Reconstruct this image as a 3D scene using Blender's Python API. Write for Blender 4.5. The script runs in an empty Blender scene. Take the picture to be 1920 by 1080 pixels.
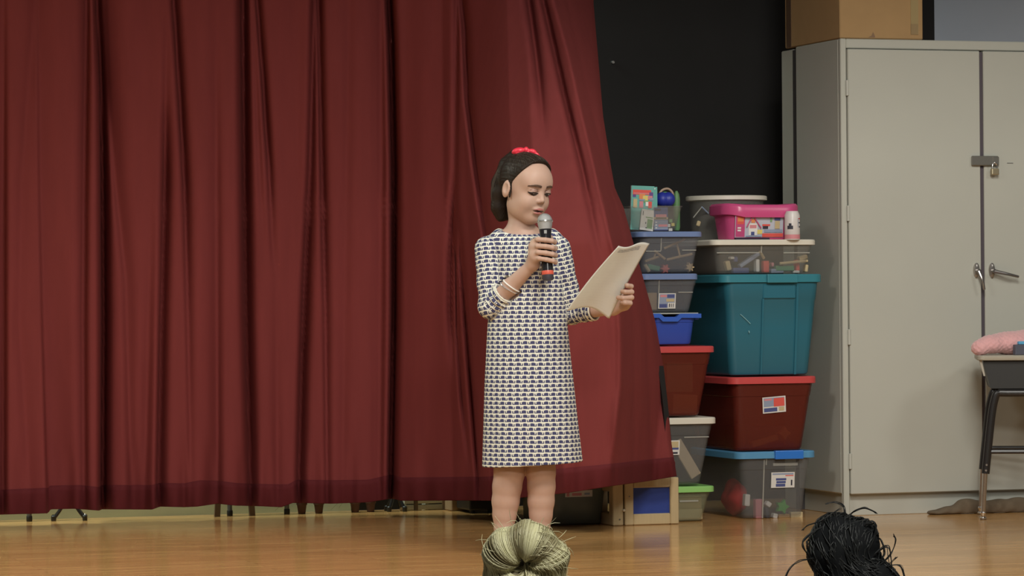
import bpy, bmesh, math, random
import numpy as np
from mathutils import Vector, Matrix
random.seed(7)
R = math.radians
scene = bpy.context.scene
C = scene.collection

# ------------------------------------------------------------------ camera
F = 6366.0                      # focal length in pixels of the 1920 wide frame
YAW, PITCH, ROLL = R(18.0), R(0.17), 0.008
CAM = Vector((0.0, 0.0, 0.85))
f0 = Vector((math.sin(YAW), math.cos(YAW), 0))
r0 = Vector((math.cos(YAW), -math.sin(YAW), 0))
fw = (f0*math.cos(PITCH) + Vector((0, 0, 1))*math.sin(PITCH)).normalized()
u0 = r0.cross(fw).normalized()
rt = (r0 - ROLL*u0).normalized()
up = rt.cross(fw).normalized()
cam = bpy.data.cameras.new('camera')
cam.lens = F/1920*36
cam.sensor_width = 36
cam.clip_end = 200
cam_o = bpy.data.objects.new('camera', cam)
C.objects.link(cam_o)
cam_o.matrix_world = Matrix((
    (rt.x, up.x, -fw.x, CAM.x), (rt.y, up.y, -fw.y, CAM.y), (rt.z, up.z, -fw.z, CAM.z), (0, 0, 0, 1)))
scene.camera = cam_o

# ------------------------------------------------------------------ world, lights, exposure
w = bpy.data.worlds.new('world')
scene.world = w
w.use_nodes = True
w.node_tree.nodes['Background'].inputs[0].default_value = (1.0, 0.97, 0.9, 1)
w.node_tree.nodes['Background'].inputs[1].default_value = 0.07
scene.view_settings.view_transform = 'Standard'
scene.view_settings.look = 'None'
scene.view_settings.exposure = 0.0
scene.view_settings.gamma = 1.0
scene.view_settings.use_curve_mapping = False

def area(name, loc, target, sx, sy, power, col=(1, .975, .90)):
    l = bpy.data.lights.new(name, 'AREA')
    l.shape = 'RECTANGLE'; l.size = sx; l.size_y = sy; l.energy = power; l.color = col
    o = bpy.data.objects.new(name, l)
    C.objects.link(o)
    o.location = loc
    o.rotation_euler = (Vector(target) - Vector(loc)).to_track_quat('-Z', 'Y').to_euler()
    return o
# hall ceiling fittings in front of the stage, and one strip behind the curtain
area('hall_light', (7.5, 7.6, 3.6), (5.0, 12.0, 0.8), .9, .7, 30)
area('hall_light', (3.9, 7.6, 3.6), (4.2, 12.0, 0.8), 1.2, .7, 92)
area('hall_light', (0.4, 8.6, 3.6), (1.6, 11.6, 0.2), 1.0, .7, 95)
area('hall_light', (3.0, 5.0, 3.7), (3.8, 12.0, 0.8), 1.4, .7, 60)
area('hall_light', (1.6, 1.2, 3.7), (2.2, 5.2, 0), 1.4, .7, 170)
area('backstage_light', (1.0, 13.06, 3.0), (1.0, 13.08, 0), 5.0, .1, 170, (.85, 1, .9))

# ------------------------------------------------------------------ pixel -> place helpers
def ray(px, py):
    return fw + rt*((px-960)/F) - up*((py-540)/F)
def W(px, py, Y):
    d = ray(px, py)
    return CAM + d*(Y/d.y)
def WF(px, py):                 # on the stage floor
    d = ray(px, py)
    return CAM + d*(-CAM.z/d.z)
def WD(px, py, depth):          # at a distance along the camera's heading
    d = ray(px, py)
    return CAM + d*(depth/d.dot(f0))

# ------------------------------------------------------------------ materials
def mat(name, col, rough=.6, metal=0, alpha=1, spec=.5, noise=0, nscale=8, stretch=(1, 1, 1), bump=0, bscale=200, sheen=0, sss=0, emit=0, coat=0):
    m = bpy.data.materials.new(name)
    m.use_nodes = True
    nt = m.node_tree; b = nt.nodes['Principled BSDF']
    b.inputs['Base Color'].default_value = (*col, 1)
    b.inputs['Roughness'].default_value = rough
    b.inputs['Metallic'].default_value = metal
    b.inputs['Alpha'].default_value = alpha
    b.inputs['Specular IOR Level'].default_value = spec
    if coat: b.inputs['Coat Weight'].default_value = coat
    if sheen:
        b.inputs['Sheen Weight'].default_value = sheen
        b.inputs['Sheen Roughness'].default_value = .5
    if sss:
        b.inputs['Subsurface Weight'].default_value = sss
        b.inputs['Subsurface Radius'].default_value = (.01, .004, .002)
        b.inputs['Subsurface Scale'].default_value = .6
    if noise or bump:
        tc = nt.nodes.new('ShaderNodeTexCoord'); mp = nt.nodes.new('ShaderNodeMapping')
        mp.inputs['Scale'].default_value = stretch
        nt.links.new(tc.outputs['Object'], mp.inputs['Vector'])
    if noise:
        n = nt.nodes.new('ShaderNodeTexNoise'); n.inputs['Scale'].default_value = nscale; n.inputs['Detail'].default_value = 5
        nt.links.new(mp.outputs[0], n.inputs['Vector'])
        mx = nt.nodes.new('ShaderNodeMix'); mx.data_type = 'RGBA'
        mx.inputs[6].default_value = (*[c*(1-noise) for c in col], 1)
        mx.inputs[7].default_value = (*[min(1, c*(1+noise)) for c in col], 1)
        nt.links.new(n.outputs[0], mx.inputs[0]); nt.links.new(mx.outputs[2], b.inputs['Base Color'])
    if bump:
        n2 = nt.nodes.new('ShaderNodeTexNoise'); n2.inputs['Scale'].default_value = bscale; n2.inputs['Detail'].default_value = 3
        nt.links.new(mp.outputs[0], n2.inputs['Vector'])
        bp = nt.nodes.new('ShaderNodeBump'); bp.inputs['Strength'].default_value = bump; bp.inputs['Distance'].default_value = .002
        nt.links.new(n2.outputs[0], bp.inputs['Height']); nt.links.new(bp.outputs[0], b.inputs['Normal'])
    return m

M = {}
def mm(name, *a, **k):
    if name not in M: M[name] = mat(name, *a, **k)
    return M[name]

# ------------------------------------------------------------------ mesh helpers
POS = {}                        # world position of each object's origin
def link(name, me, parent=None, base=None):
    """verts are given in world space; the origin goes to the thing's base or its parent's origin"""
    n = len(me.vertices)
    co = np.empty(n*3, dtype=np.float32); me.vertices.foreach_get('co', co); co = co.reshape(-1, 3)
    if parent is None:
        lo, hi = co.min(0), co.max(0)
        off = Vector(base) if base is not None else Vector(((lo[0]+hi[0])/2, (lo[1]+hi[1])/2, lo[2]))
    else:
        off = POS[parent.name]
    co = co - np.array(off, dtype=np.float32)
    me.vertices.foreach_set('co', co.ravel()); me.update()
    o = bpy.data.objects.new(name, me)
    C.objects.link(o)
    if parent is None: o.location = off
    else: o.parent = parent
    POS[o.name] = off
    return o
def empty(name, loc):
    o = bpy.data.objects.new(name, None); C.objects.link(o)
    o.location = loc; o.empty_display_size = .1
    POS[o.name] = Vector(loc)
    return o
def tag(o, label, cat=None, group=None):
    o['label'] = label
    if cat: o['category'] = cat
    if group: o['group'] = group
    return o
def struct(o, label=None):
    o['kind'] = 'structure'
    if label: o['label'] = label
    return o
def raw(name, verts, faces, mats, parent=None, smooth=True, base=None, uv=None, midx=None):
    me = bpy.data.meshes.new(name)
    me.from_pydata([tuple(v) for v in verts], [], [tuple(int(i) for i in f) for f in faces])
    for m in (mats if isinstance(mats, (list, tuple)) else [mats]): me.materials.append(m)
    if smooth: me.polygons.foreach_set('use_smooth', [True]*len(me.polygons))
    if midx is not None: me.polygons.foreach_set('material_index', midx)
    if uv is not None:
        l = me.uv_layers.new(name='UVMap')
        vi = np.empty(len(me.loops), dtype=np.int32); me.loops.foreach_get('vertex_index', vi)
        l.data.foreach_set('uv', np.asarray(uv, dtype=np.float32)[vi].ravel())
    me.update()
    return link(name, me, parent, base)

class MB:
    def __init__(s): s.bm = bmesh.new(); s.mi = 0
    def _tagnew(s, n0, smooth):
        s.bm.faces.ensure_lookup_table()
        for f in s.bm.faces[n0:]: f.material_index = s.mi; f.smooth = smooth
    def box(s, lo, hi, bev=.003, mtx=None, seg=1):
        n0 = len(s.bm.faces)
        lo = Vector(lo); hi = Vector(hi); c = (lo+hi)/2; d = hi-lo
        t = bmesh.new()
        bmesh.ops.create_cube(t, size=1, matrix=Matrix.Translation(c) @ Matrix.Diagonal((abs(d.x), abs(d.y), abs(d.z), 1)))
        b = min(bev, .45*min(abs(x) for x in d))
        if b > 0: bmesh.ops.bevel(t, geom=list(t.edges), offset=b, segments=seg, affect='EDGES', profile=.5)
        if mtx is not None: bmesh.ops.transform(t, matrix=mtx, verts=t.verts)
        s._merge(t); s._tagnew(n0, False)
        return s
    def _merge(s, t):
        mp = {v: s.bm.verts.new(v.co) for v in t.verts}
        for f in t.faces:
            try: s.bm.faces.new([mp[v] for v in f.verts])
            except ValueError: pass
        t.free()
    def rings(s, rings, cap0=True, cap1=True, smooth=True, closed=False):
        n0 = len(s.bm.faces)
        vs = [[s.bm.verts.new(p) for p in r] for r in rings]
        n = len(vs[0])
        pairs = list(zip(vs[:-1], vs[1:])) + ([(vs[-1], vs[0])] if closed else [])
        for a, b in pairs:
            for i in range(n):
                j = (i+1) % n
                s.bm.faces.new((a[i], a[j], b[j], b[i]))
        if cap0 and not closed: s.bm.faces.new(list(reversed(vs[0])))
        if cap1 and not closed: s.bm.faces.new(vs[-1])
        s._tagnew(n0, smooth)
        return s
    def tube(s, pts, rad, seg=10, closed=False, sub=1):
        pts = [Vector(p) for p in pts]
        if not hasattr(rad, '__len__'): rad = [rad]*len(pts)
        if sub > 1: pts, rad = crom(pts, rad, sub, closed)
        n = len(pts); rs = []
        prev = None
        for i, p in enumerate(pts):
            a = pts[(i-1) % n] if (closed or i > 0) else p
            b = pts[(i+1) % n] if (closed or i < n-1) else p
            t = (b-a)
            t = t.normalized() if t.length > 1e-9 else Vector((0, 0, 1))
            if prev is None:
                prev = t.orthogonal().normalized()
            prev = (prev - t*prev.dot(t))
            prev = prev.normalized() if prev.length > 1e-6 else t.orthogonal().normalized()
            q = t.cross(prev)
            rs.append([p + (prev*math.cos(2*math.pi*k/seg) + q*math.sin(2*math.pi*k/seg))*rad[i] for k in range(seg)])
        return s.rings(rs, closed=closed)
    def lathe(s, prof, origin, axis=(0, 0, 1), seg=28, cap=True):
        o = Vector(origin); a = Vector(axis).normalized(); x = a.orthogonal().normalized(); y = a.cross(x)
        rs = [[o + a*h + (x*math.cos(2*math.pi*k/seg) + y*math.sin(2*math.pi*k/seg))*r for k in range(seg)] for r, h in prof]
        return s.rings(rs, cap, cap)
    def poly(s, pts):
        n0 = len(s.bm.faces)
        s.bm.faces.new([s.bm.verts.new(p) for p in pts]); s._tagnew(n0, False)
        return s
    def build(s, name, mats, parent=None, base=None, sharp=35):
        bmesh.ops.recalc_face_normals(s.bm, faces=s.bm.faces)
        for e in s.bm.edges:
            if len(e.link_faces) == 2 and e.calc_face_angle(0) > R(sharp): e.smooth = False
        me = bpy.data.meshes.new(name); s.bm.to_mesh(me); s.bm.free()
        for m in (mats if isinstance(mats, (list, tuple)) else [mats]): me.materials.append(m)
        return link(name, me, parent, base)

def crom(pts, rad, sub, closed=False):
    n = len(pts); op = []; orr = []
    segs = n if closed else n-1
    for i in range(segs):
        g = (lambda k: k % n) if closed else (lambda k: min(max(k, 0), n-1))
        p0, p1, p2, p3 = (pts[g(i+k)] for k in (-1, 0, 1, 2))
        for q in range(sub):
            t = q/sub
            op.append(.5*((2*p1) + (p2-p0)*t + (2*p0-5*p1+4*p2-p3)*t*t + (3*p1-p0-3*p2+p3)*t**3))
            orr.append(rad[g(i)]*(1-t) + rad[g(i+1)]*t)
    if not closed: op.append(pts[-1]); orr.append(rad[-1])
    return op, orr
def rrect(x0, x1, y0, y1, r, z, n=4):
    out = []
    for cx, cy, a0 in ((x1-r, y1-r, 0), (x0+r, y1-r, 90), (x0+r, y0+r, 180), (x1-r, y0+r, 270)):
        for k in range(n+1):
            a = R(a0 + 90*k/n)
            out.append(Vector((cx + r*math.cos(a), cy + r*math.sin(a), z)))
    return out
def interp(x, tab):
    return float(np.interp(x, [t[0] for t in tab], [t[1] for t in tab]))

# ------------------------------------------------------------------ signed distance modelling (numpy) -> one continuous surface
class SDF:
    def __init__(s, lo, hi, h):
        s.lo = np.array(lo, float); s.h = h
        s.n = np.ceil((np.array(hi)-s.lo)/h).astype(int)+1
        s.d = np.full(s.n, .05, dtype=np.float32)
    def _blk(s, lo, hi):
        a = np.clip(np.floor((np.array(lo)-s.lo)/s.h).astype(int), 0, s.n-1)
        b = np.clip(np.ceil((np.array(hi)-s.lo)/s.h).astype(int)+1, 1, s.n)
        sl = tuple(slice(int(i), int(j)) for i, j in zip(a, b))
        ax = [(s.lo[k] + s.h*np.arange(sl[k].start, sl[k].stop)).astype(np.float32) for k in range(3)]
        return sl, ax[0][:, None, None], ax[1][None, :, None], ax[2][None, None, :]
    def op(s, f, lo, hi, k, mode='add'):
        pad = k + 3*s.h if mode == 'add' else 2*s.h
        sl, X, Y, Z = s._blk(np.array(lo)-pad, np.array(hi)+pad)
        if 0 in [q.stop-q.start for q in sl]: return
        v = f(X, Y, Z); a = s.d[sl]
        if mode == 'add':
            if k > 0:
                h = np.clip(.5+.5*(a-v)/k, 0, 1); s.d[sl] = a*(1-h)+v*h - k*h*(1-h)
            else: s.d[sl] = np.minimum(a, v)
        else:
            v = -v
            v = np.broadcast_to(v, a.shape)
            if k > 0:
                h = np.clip(.5-.5*(a-v)/k, 0, 1); s.d[sl] = a*(1-h)+v*h + k*h*(1-h)
            else: s.d[sl] = np.maximum(a, v)
    def ell(s, c, r, k=.01, rot=None, mode='add'):
        c = np.array(c, float); r = np.array(r, float); m = r.max()
        Rm = None if rot is None else np.array(rot.to_3x3())
        def f(X, Y, Z):
            x, y, z = X-c[0], Y-c[1], Z-c[2]
            if Rm is not None:
                x, y, z = (Rm[0][j]*x + Rm[1][j]*y + Rm[2][j]*z for j in range(3))
            k0 = np.sqrt((x/r[0])**2 + (y/r[1])**2 + (z/r[2])**2) + 1e-6
            k1 = np.sqrt((x/r[0]**2)**2 + (y/r[1]**2)**2 + (z/r[2]**2)**2) + 1e-6
            return k0*(k0-1)/k1
        s.op(f, c-m, c+m, k, mode)
    def cone(s, a, b, ra, rb, k=.01, mode='add'):
        a = np.array(a, float); b = np.array(b, float); ab = b-a; L = max(float(ab @ ab), 1e-9); m = max(ra, rb)
        def f(X, Y, Z):
            t = np.clip(((X-a[0])*ab[0] + (Y-a[1])*ab[1] + (Z-a[2])*ab[2])/L, 0, 1)
            return np.sqrt((X-a[0]-t*ab[0])**2 + (Y-a[1]-t*ab[1])**2 + (Z-a[2]-t*ab[2])**2) - (ra + (rb-ra)*t)
        s.op(f, np.minimum(a, b)-m, np.maximum(a, b)+m, k, mode)
    def chain(s, pts, rad, k=.01):
        for i in range(len(pts)-1): s.cone(pts[i], pts[i+1], rad[i], rad[i+1], k)
    def at(s, p):
        i = np.clip(np.round((np.array(p)-s.lo)/s.h).astype(int), 0, s.n-1)
        return float(s.d[tuple(i)])
    def mesh(s):
        d = s.d; I = d < 0
        n = np.array(d.shape)-1
        cnt = np.zeros(n, dtype=np.int8)
        for dx in (0, 1):
            for dy in (0, 1):
                for dz in (0, 1):
                    cnt += I[dx:dx+n[0], dy:dy+n[1], dz:dz+n[2]]
        act = (cnt > 0) & (cnt < 8)
        cells = np.argwhere(act)
        idx = np.full(n, -1, dtype=np.int32); idx[tuple(cells.T)] = np.arange(len(cells))
        acc = np.zeros((len(cells), 3)); num = np.zeros(len(cells))
        cor = [(0, 0, 0), (1, 0, 0), (0, 1, 0), (1, 1, 0), (0, 0, 1), (1, 0, 1), (0, 1, 1), (1, 1, 1)]
        val = [d[cells[:, 0]+c[0], cells[:, 1]+c[1], cells[:, 2]+c[2]] for c in cor]
        for i in range(8):
            for j in range(i+1, 8):
                if sum(abs(cor[i][q]-cor[j][q]) for q in range(3)) != 1: continue
                m = (val[i] < 0) != (val[j] < 0)
                t = np.where(m, val[i]/np.where(m, val[i]-val[j], 1), 0)
                for q in range(3):
                    acc[:, q] += np.where(m, cor[i][q] + t*(cor[j][q]-cor[i][q]), 0)
                num += m
        v = (cells + acc/num[:, None])*s.h + s.lo
        quads = []
        for ax in range(3):
            a, b = [(1, 2), (2, 0), (0, 1)][ax]
            sl0 = [slice(None)]*3; sl1 = [slice(None)]*3
            sl0[ax] = slice(0, -1); sl1[ax] = slice(1, None)
            ch = I[tuple(sl0)] != I[tuple(sl1)]
            e = np.argwhere(ch)
            e = e[(e[:, a] > 0) & (e[:, b] > 0) & (e[:, a] < n[a]) & (e[:, b] < n[b])]
            def cid(da, db):
                c = e.copy(); c[:, a] -= da; c[:, b] -= db
                return idx[tuple(c.T)]
            q = np.stack([cid(1, 1), cid(0, 1), cid(0, 0), cid(1, 0)], 1)
            flip = ~I[tuple(e.T)]
            q[flip] = q[flip][:, ::-1]
            quads.append(q)
        f = np.concatenate(quads); f = f[(f >= 0).all(1)]
        a, b, c = v[f[:, 0]], v[f[:, 1]], v[f[:, 2]]
        if np.einsum('ij,ij->i', a - v.mean(0), np.cross(b-a, c-a)).sum() < 0: f = f[:, ::-1]
        return v, f

def fast(name, v, f, mats, parent=None, base=None, uv=None):
    me = bpy.data.meshes.new(name)
    me.vertices.add(len(v)); me.vertices.foreach_set('co', np.asarray(v, dtype=np.float32).ravel())
    me.loops.add(len(f)*4); me.loops.foreach_set('vertex_index', np.asarray(f, dtype=np.int32).ravel())
    me.polygons.add(len(f)); me.polygons.foreach_set('loop_start', np.arange(0, len(f)*4, 4, dtype=np.int32))
    me.update(calc_edges=True)
    for m in (mats if isinstance(mats, (list, tuple)) else [mats]): me.materials.append(m)
    me.polygons.foreach_set('use_smooth', np.ones(len(f), dtype=bool))
    if uv is not None:
        l = me.uv_layers.new(name='UVMap')
        l.data.foreach_set('uv', np.asarray(uv, dtype=np.float32)[np.asarray(f).ravel()].ravel())
    me.validate()
    return link(name, me, parent, base)
# ================================================================== THE SETTING
def floor_mat():
    m = mat('stage_boards', (.40, .19, .065), rough=.14, spec=.38)
    nt = m.node_tree; b = nt.nodes['Principled BSDF']
    tc = nt.nodes.new('ShaderNodeTexCoord')
    br = nt.nodes.new('ShaderNodeTexBrick')
    br.inputs['Scale'].default_value = 1; br.inputs['Brick Width'].default_value = 1.1; br.inputs['Row Height'].default_value = .057
    br.inputs['Mortar Size'].default_value = .0012; br.inputs['Mortar Smooth'].default_value = .3
    br.inputs['Color1'].default_value = (.80, .46, .185, 1); br.inputs['Color2'].default_value = (.70, .385, .145, 1)
    br.inputs['Mortar'].default_value = (.26, .12, .04, 1); br.offset = .37
    nt.links.new(tc.outputs['Object'], br.inputs['Vector'])
    mp = nt.nodes.new('ShaderNodeMapping'); mp.inputs['Scale'].default_value = (1.5, 26, 1)
    nt.links.new(tc.outputs['Object'], mp.inputs['Vector'])
    n = nt.nodes.new('ShaderNodeTexNoise'); n.inputs['Scale'].default_value = 3; n.inputs['Detail'].default_value = 6
    nt.links.new(mp.outputs[0], n.inputs['Vector'])
    cr = nt.nodes.new('ShaderNodeValToRGB')
    cr.color_ramp.elements[0].position = .3; cr.color_ramp.elements[0].color = (.62, .58, .52, 1)
    cr.color_ramp.elements[1].position = .72; cr.color_ramp.elements[1].color = (1.15, 1.12, 1.05, 1)
    nt.links.new(n.outputs[0], cr.inputs[0])
    mx = nt.nodes.new('ShaderNodeMix'); mx.data_type = 'RGBA'; mx.blend_type = 'MULTIPLY'; mx.inputs[0].default_value = .8
    nt.links.new(br.outputs['Color'], mx.inputs[6]); nt.links.new(cr.outputs[0], mx.inputs[7])
    nt.links.new(mx.outputs[2], b.inputs['Base Color'])
    bp = nt.nodes.new('ShaderNodeBump'); bp.inputs['Strength'].default_value = .12; bp.inputs['Distance'].default_value = .001
    nt.links.new(n.outputs[0], bp.inputs['Height']); nt.links.new(bp.outputs[0], b.inputs['Normal'])
    return m
m = MB(); m.box((-3.5, 9.0, -.9), (9.5, 13.2, 0), .01)
struct(m.build('floor', floor_mat()), 'glossy narrow-board wooden stage floor')
m = MB(); m.box((-6, -2, -1.0), (12, 9.0, -.9), 0)
struct(m.build('floor_hall', mat('hall_floor', (.28, .22, .16), .5, noise=.2)), 'hall floor in front of the stage')
WALLY = 13.2
m = MB(); m.box((-3.5, WALLY, 0), (3.6, WALLY+.12, 4.2), 0)
struct(m.build('wall_back', mat('pale_green_wall', (.58, .72, .60), .5, noise=.06, nscale=3)), 'pale green wall behind the curtain')
xb = W(1752, 40, WALLY).x
m = MB(); m.box((3.6, WALLY, 0), (xb, WALLY+.12, 4.2), 0)
struct(m.build('wall_black', mat('black_wall', (.022, .021, .021), .75, noise=.25, nscale=3, spec=.25)), 'matt black stage wall')
m = MB(); m.box((xb, WALLY, 0), (9.5, WALLY+.12, 4.2), 0)
struct(m.build('wall_grey', mat('grey_wall', (.50, .56, .66), .6, noise=.08, nscale=3)), 'blue-grey wall above the cabinet')
# unseen proscenium header, added to shade the top of the curtain
m = MB(); m.box((-3.5, 9.5, 2.88), (9.5, 9.62, 4.2), 0)
struct(m.build('shade_header_1', mat('header', (.35, .30, .24), .7)), 'unseen header added above the stage opening to shade the curtain')
# a small bright hook screwed into the black wall
p = W(1148, 117, WALLY)
h = MB(); h.lathe([(.0, -.012), (.006, -.012), (.008, -.006), (.008, 0)], p, (0, 1, 0), 10)
tag(h.build('wall_hook', mm('steel', (.55, .55, .54), .3, 1)), 'tiny bright hook on the black wall beside the red curtain', 'hook')

# ================================================================== THE RED CURTAIN
HEM = [(-500, 978), (0, 965), (90, 962.5), (95, 955), (140, 954), (186, 957.5), (191, 955), (285, 955.5), (300, 950), (345, 951), (370, 950), (408, 944.5),
       (440, 948), (480, 949), (528, 951), (549, 943), (620, 944.5), (690, 942), (735, 935), (752, 939), (845, 938.5), (920, 939), (1000, 931), (1060, 925), (1150, 911), (1210, 903), (1268, 893)]
SEAM = [(-500, 936), (0, 920), (90, 916), (95, 912), (150, 911), (186, 915), (191, 911), (285, 911), (300, 907), (345, 908), (375, 902), (410, 903), (440, 907), (480, 909),
        (540, 910), (556, 901), (620, 902), (690, 901), (735, 891), (752, 897), (850, 896), (920, 895), (1000, 886), (1040, 881), (1140, 872), (1200, 865), (1268, 858)]
EDGE = [(-800, 1090), (0, 1113), (70, 1119), (210, 1131), (300, 1145), (345, 1153), (380, 1169), (440, 1185), (520, 1207), (600, 1229), (680, 1243), (760, 1252), (830, 1259), (893, 1269), (980, 1275)]
YBASE = 12.80
BULGE = [(-500, 0), (560, 0), (700, .10), (850, .38), (900, .58), (960, .90), (1010, 1.18), (1060, 1.34), (1165, 1.44), (1268, 1.44)]
# each fold: centre line (y,x)..., amplitude line (y,a) in metres, half width left / right in pixels
FOLDS = [
 ('v', [(-800, -40), (1000, -40)], [(-800, .05), (1000, .05)], 16, 16),
 ('v', [(-800, 8), (1000, 6)], [(0, .01), (400, .035), (1000, .06)], 14, 5),
 ('v', [(-800, 62), (0, 66), (330, 40), (600, 36), (900, 56)], [(0, .012), (900, .012)], 10, 14),
 ('s', [(-800, 66), (330, 76), (600, 82), (760, 87), (1000, 94)], [(0, .008), (400, .03), (900, .085)], 3.5, 50),
 ('v', [(-800, 150), (0, 163), (330, 159), (600, 157), (1000, 159)], [(-800, .05), (900, .035)], 11, 6),
 ('v', [(-800, 172), (0, 181), (150, 189), (330, 192), (600, 194), (1000, 192)], [(-800, .11), (400, .13), (900, .12)], 5, 9),
 ('s', [(-800, 184), (330, 188), (1000, 188)], [(0, .02), (900, .075)], 3, 60),
 ('v', [(0, 196), (200, 206), (330, 216), (520, 236), (900, 246)], [(0, .03), (330, .022), (520, .02), (900, .028)], 7, 18),
 ('v', [(-800, 318), (0, 325), (120, 333), (330, 345), (600, 352), (900, 358)], [(-800, .06), (330, .055), (600, .022), (900, .01)], 4, 9),
 ('v', [(0, 312), (330, 309), (600, 303), (900, 298)], [(0, .0), (180, .015), (330, .07), (900, .075)], 5, 10),
 ('v', [(330, 285), (900, 272)], [(0, 0), (330, .0), (700, .03), (900, .03)], 12, 12),
 ('v', [(0, 405), (900, 408)], [(0, 0), (330, .02), (900, .035)], 12, 8),
 ('v', [(-800, 452), (0, 455), (330, 458), (600, 462), (900, 470)], [(-800, .09), (330, .12), (900, .09)], 7, 10),
 ('v', [(-800, 474), (0, 482), (150, 493), (330, 505), (500, 512)], [(-800, .06), (250, .05), (400, .02), (520, 0)], 4, 7),
 ('v', [(0, 474), (330, 487), (500, 497)], [(-800, .03), (250, .015), (500, 0)], 6, 6),
 ('v', [(0, 515), (900, 520)], [(400, 0), (900, .02)], 9, 9),
 ('v', [(-800, 594), (0, 589), (330, 581), (500, 573), (700, 566), (900, 561)], [(-800, .05), (330, .055), (600, .09), (900, .075)], 5, 9),
 ('v', [(-800, 592), (0, 597), (330, 604), (600, 610), (900, 613)], [(-800, .05), (330, .055), (600, .03), (900, .02)], 4, 7),
 ('v', [(0, 655), (900, 642)], [(0, .012), (900, .016)], 12, 12),
 ('v', [(0, 715), (330, 716), (900, 712)], [(-800, .02), (400, .035), (900, .03)], 12, 10),
 ('v', [(-800, 722), (0, 729), (100, 733), (330, 738), (600, 738), (900, 733)], [(-800, .13), (400, .17), (900, .14)], 5, 7),
 ('v', [(-800, 852), (0, 857), (330, 853), (500, 846), (600, 846), (700, 850)], [(-800, .04), (330, .03), (450, .07), (600, .05), (720, 0)], 6, 4),
 ('v', [(0, 864), (60, 870), (200, 876), (330, 892), (450, 910), (560, 925)], [(-800, .05), (330, .06), (450, .05), (560, .03)], 4, 8),
 ('v', [(330, 853), (500, 855), (640, 857), (760, 866), (900, 880)], [(400, 0), (500, .04), (760, .035), (900, .0)], 3, 4),
 ('v', [(330, 856), (500, 864), (600, 872), (750, 884), (900, 896)], [(400, 0), (520, .05), (760, .06), (880, .05), (960, .01)], 3.5, 5),
 ('v', [(-800, 960), (0, 990), (120, 1006), (260, 1020)], [(-800, .08), (0, .08), (160, .05), (280, 0)], 8, 9),
 ('v', [(-800, 990), (0, 1016), (100, 1038), (210, 1062), (340, 1092), (520, 1128)], [(-800, .06), (0, .06), (230, .06), (380, .03), (520, 0)], 6, 6),
 ('r', [(-800, 1000), (0, 1034), (130, 1068), (260, 1097), (400, 1128), (520, 1155), (600, 1160), (680, 1163), (760, 1162), (900, 1146)], [(-800, .50), (0, .50), (300, .50), (600, .52), (900, .40)], 7, 82),
 ('v', [(0, 1060), (210, 1105), (400, 1150), (520, 1178), (640, 1188), (900, 1190)], [(0, .012), (400, .012), (700, .014), (900, .012)], 7, 9),
 ('v', [(400, 1165), (600, 1205), (700, 1216), (900, 1222)], [(300, 0), (600, .012), (880, .012)], 7, 8),
]
HEMFOLDS = [(40, .02, 14), (130, .02, 12), (255, .035, 12), (345, .03, 9), (395, .035, 10), (455, .025, 9), (500, .02, 10), (590, .02, 9), (660, .02, 8), (800, .015, 14), (875, .015, 12), (985, .02, 12), (1075, .015, 10), (1148, .035, 8), (1205, .015, 8)]
def fold_depth(x, y):
    """x: array of pixel columns at one row"""
    d = np.zeros_like(x)
    for kind, cl, al, wl, wr in FOLDS:
        c = interp(y, cl); a = interp(y, al)*(1.35 if kind == 'v' else 1)
        if abs(a) < 1e-4: continue
        t = x-c
        if kind == 'v':
            wdt = np.where(t < 0, wl, wr)
            d += a*np.exp(-np.abs(t/wdt)**1.6)
        elif kind == 'r':
            d += a*np.clip(t/wr, 0, 1) - .02*np.exp(-(t/wl)**2)
        else:
            d += a*np.where(t < 0, np.exp(-(t/wl)**2), np.exp(-(t/wr)**2))
    q = np.clip((y-820)/110, 0, 1)
    for c, a, wd in HEMFOLDS: d += q*a*(np.exp(-((x-c)/wd)**2))
    d += .006*np.sin(x/37.0 + .6*math.sin(y/400)) + .003*np.sin(x/11.0+1.3+y/500)
    return d
NC = 620
sc = np.linspace(0, 1, NC)
def crow(tt, base_tab, off=0.0, t0=None):
    """a row of curtain points. tt in [0,1] runs from above the frame (y=-800) to the base table's line"""
    rows = []
    y_mid = -800 + tt*(900+800)
    # the columns fan out towards the bottom along the free edge
    xe = None
    x = None
    ye = interp(1268, base_tab)
    yy_edge = -800 + tt*(ye+800)
    xe = interp(yy_edge, EDGE)
    x = -500 + (xe+500)*sc
    hem_y = np.interp(x, [t[0] for t in base_tab], [t[1] for t in base_tab])
    y = -800 + tt*(hem_y+800)
    return x, y
def curtain_grid(t_list, tab, yshift=0.0, thick=0.0):
    V = []
    for tt in t_list:
        x, y = crow(tt, tab)
        fd = fold_depth(x, float(np.mean(y)))
        b = np.interp(x + (1268-x[-1])*np.clip((x-760)/500, 0, 1), [t[0] for t in BULGE], [t[1] for t in BULGE])
        g = np.clip((y+330)/780, 0, 1); g = g*(2-g)*.35 + g*.65
        # soft free edge turning back
        e = np.clip((x-(x[-1]-10))/10, 0, 1)
        Y = YBASE - b*g + fd*(1-.75*np.clip((x-1000)/260, 0, 1)*0) - thick
        Y += .03*e**2
        for k in range(NC): V.append(W(float(x[k]), float(y[k])+yshift, float(Y[k])))
    n = len(t_list)
    Fc = [(i*NC+j, i*NC+j+1, (i+1)*NC+j+1, (i+1)*NC+j) for i in range(n-1) for j in range(NC-1)]
    return V, Fc
def velvet(name, col):
    m = mat(name, col, rough=.85, spec=.15, noise=.10, nscale=5, stretch=(6, 6, .8), bump=.25, bscale=500)
    return m
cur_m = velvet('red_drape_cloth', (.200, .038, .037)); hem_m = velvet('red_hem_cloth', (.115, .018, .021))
cur = empty('stage_curtain', (WF(560, 975).x, YBASE, 0))
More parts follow.
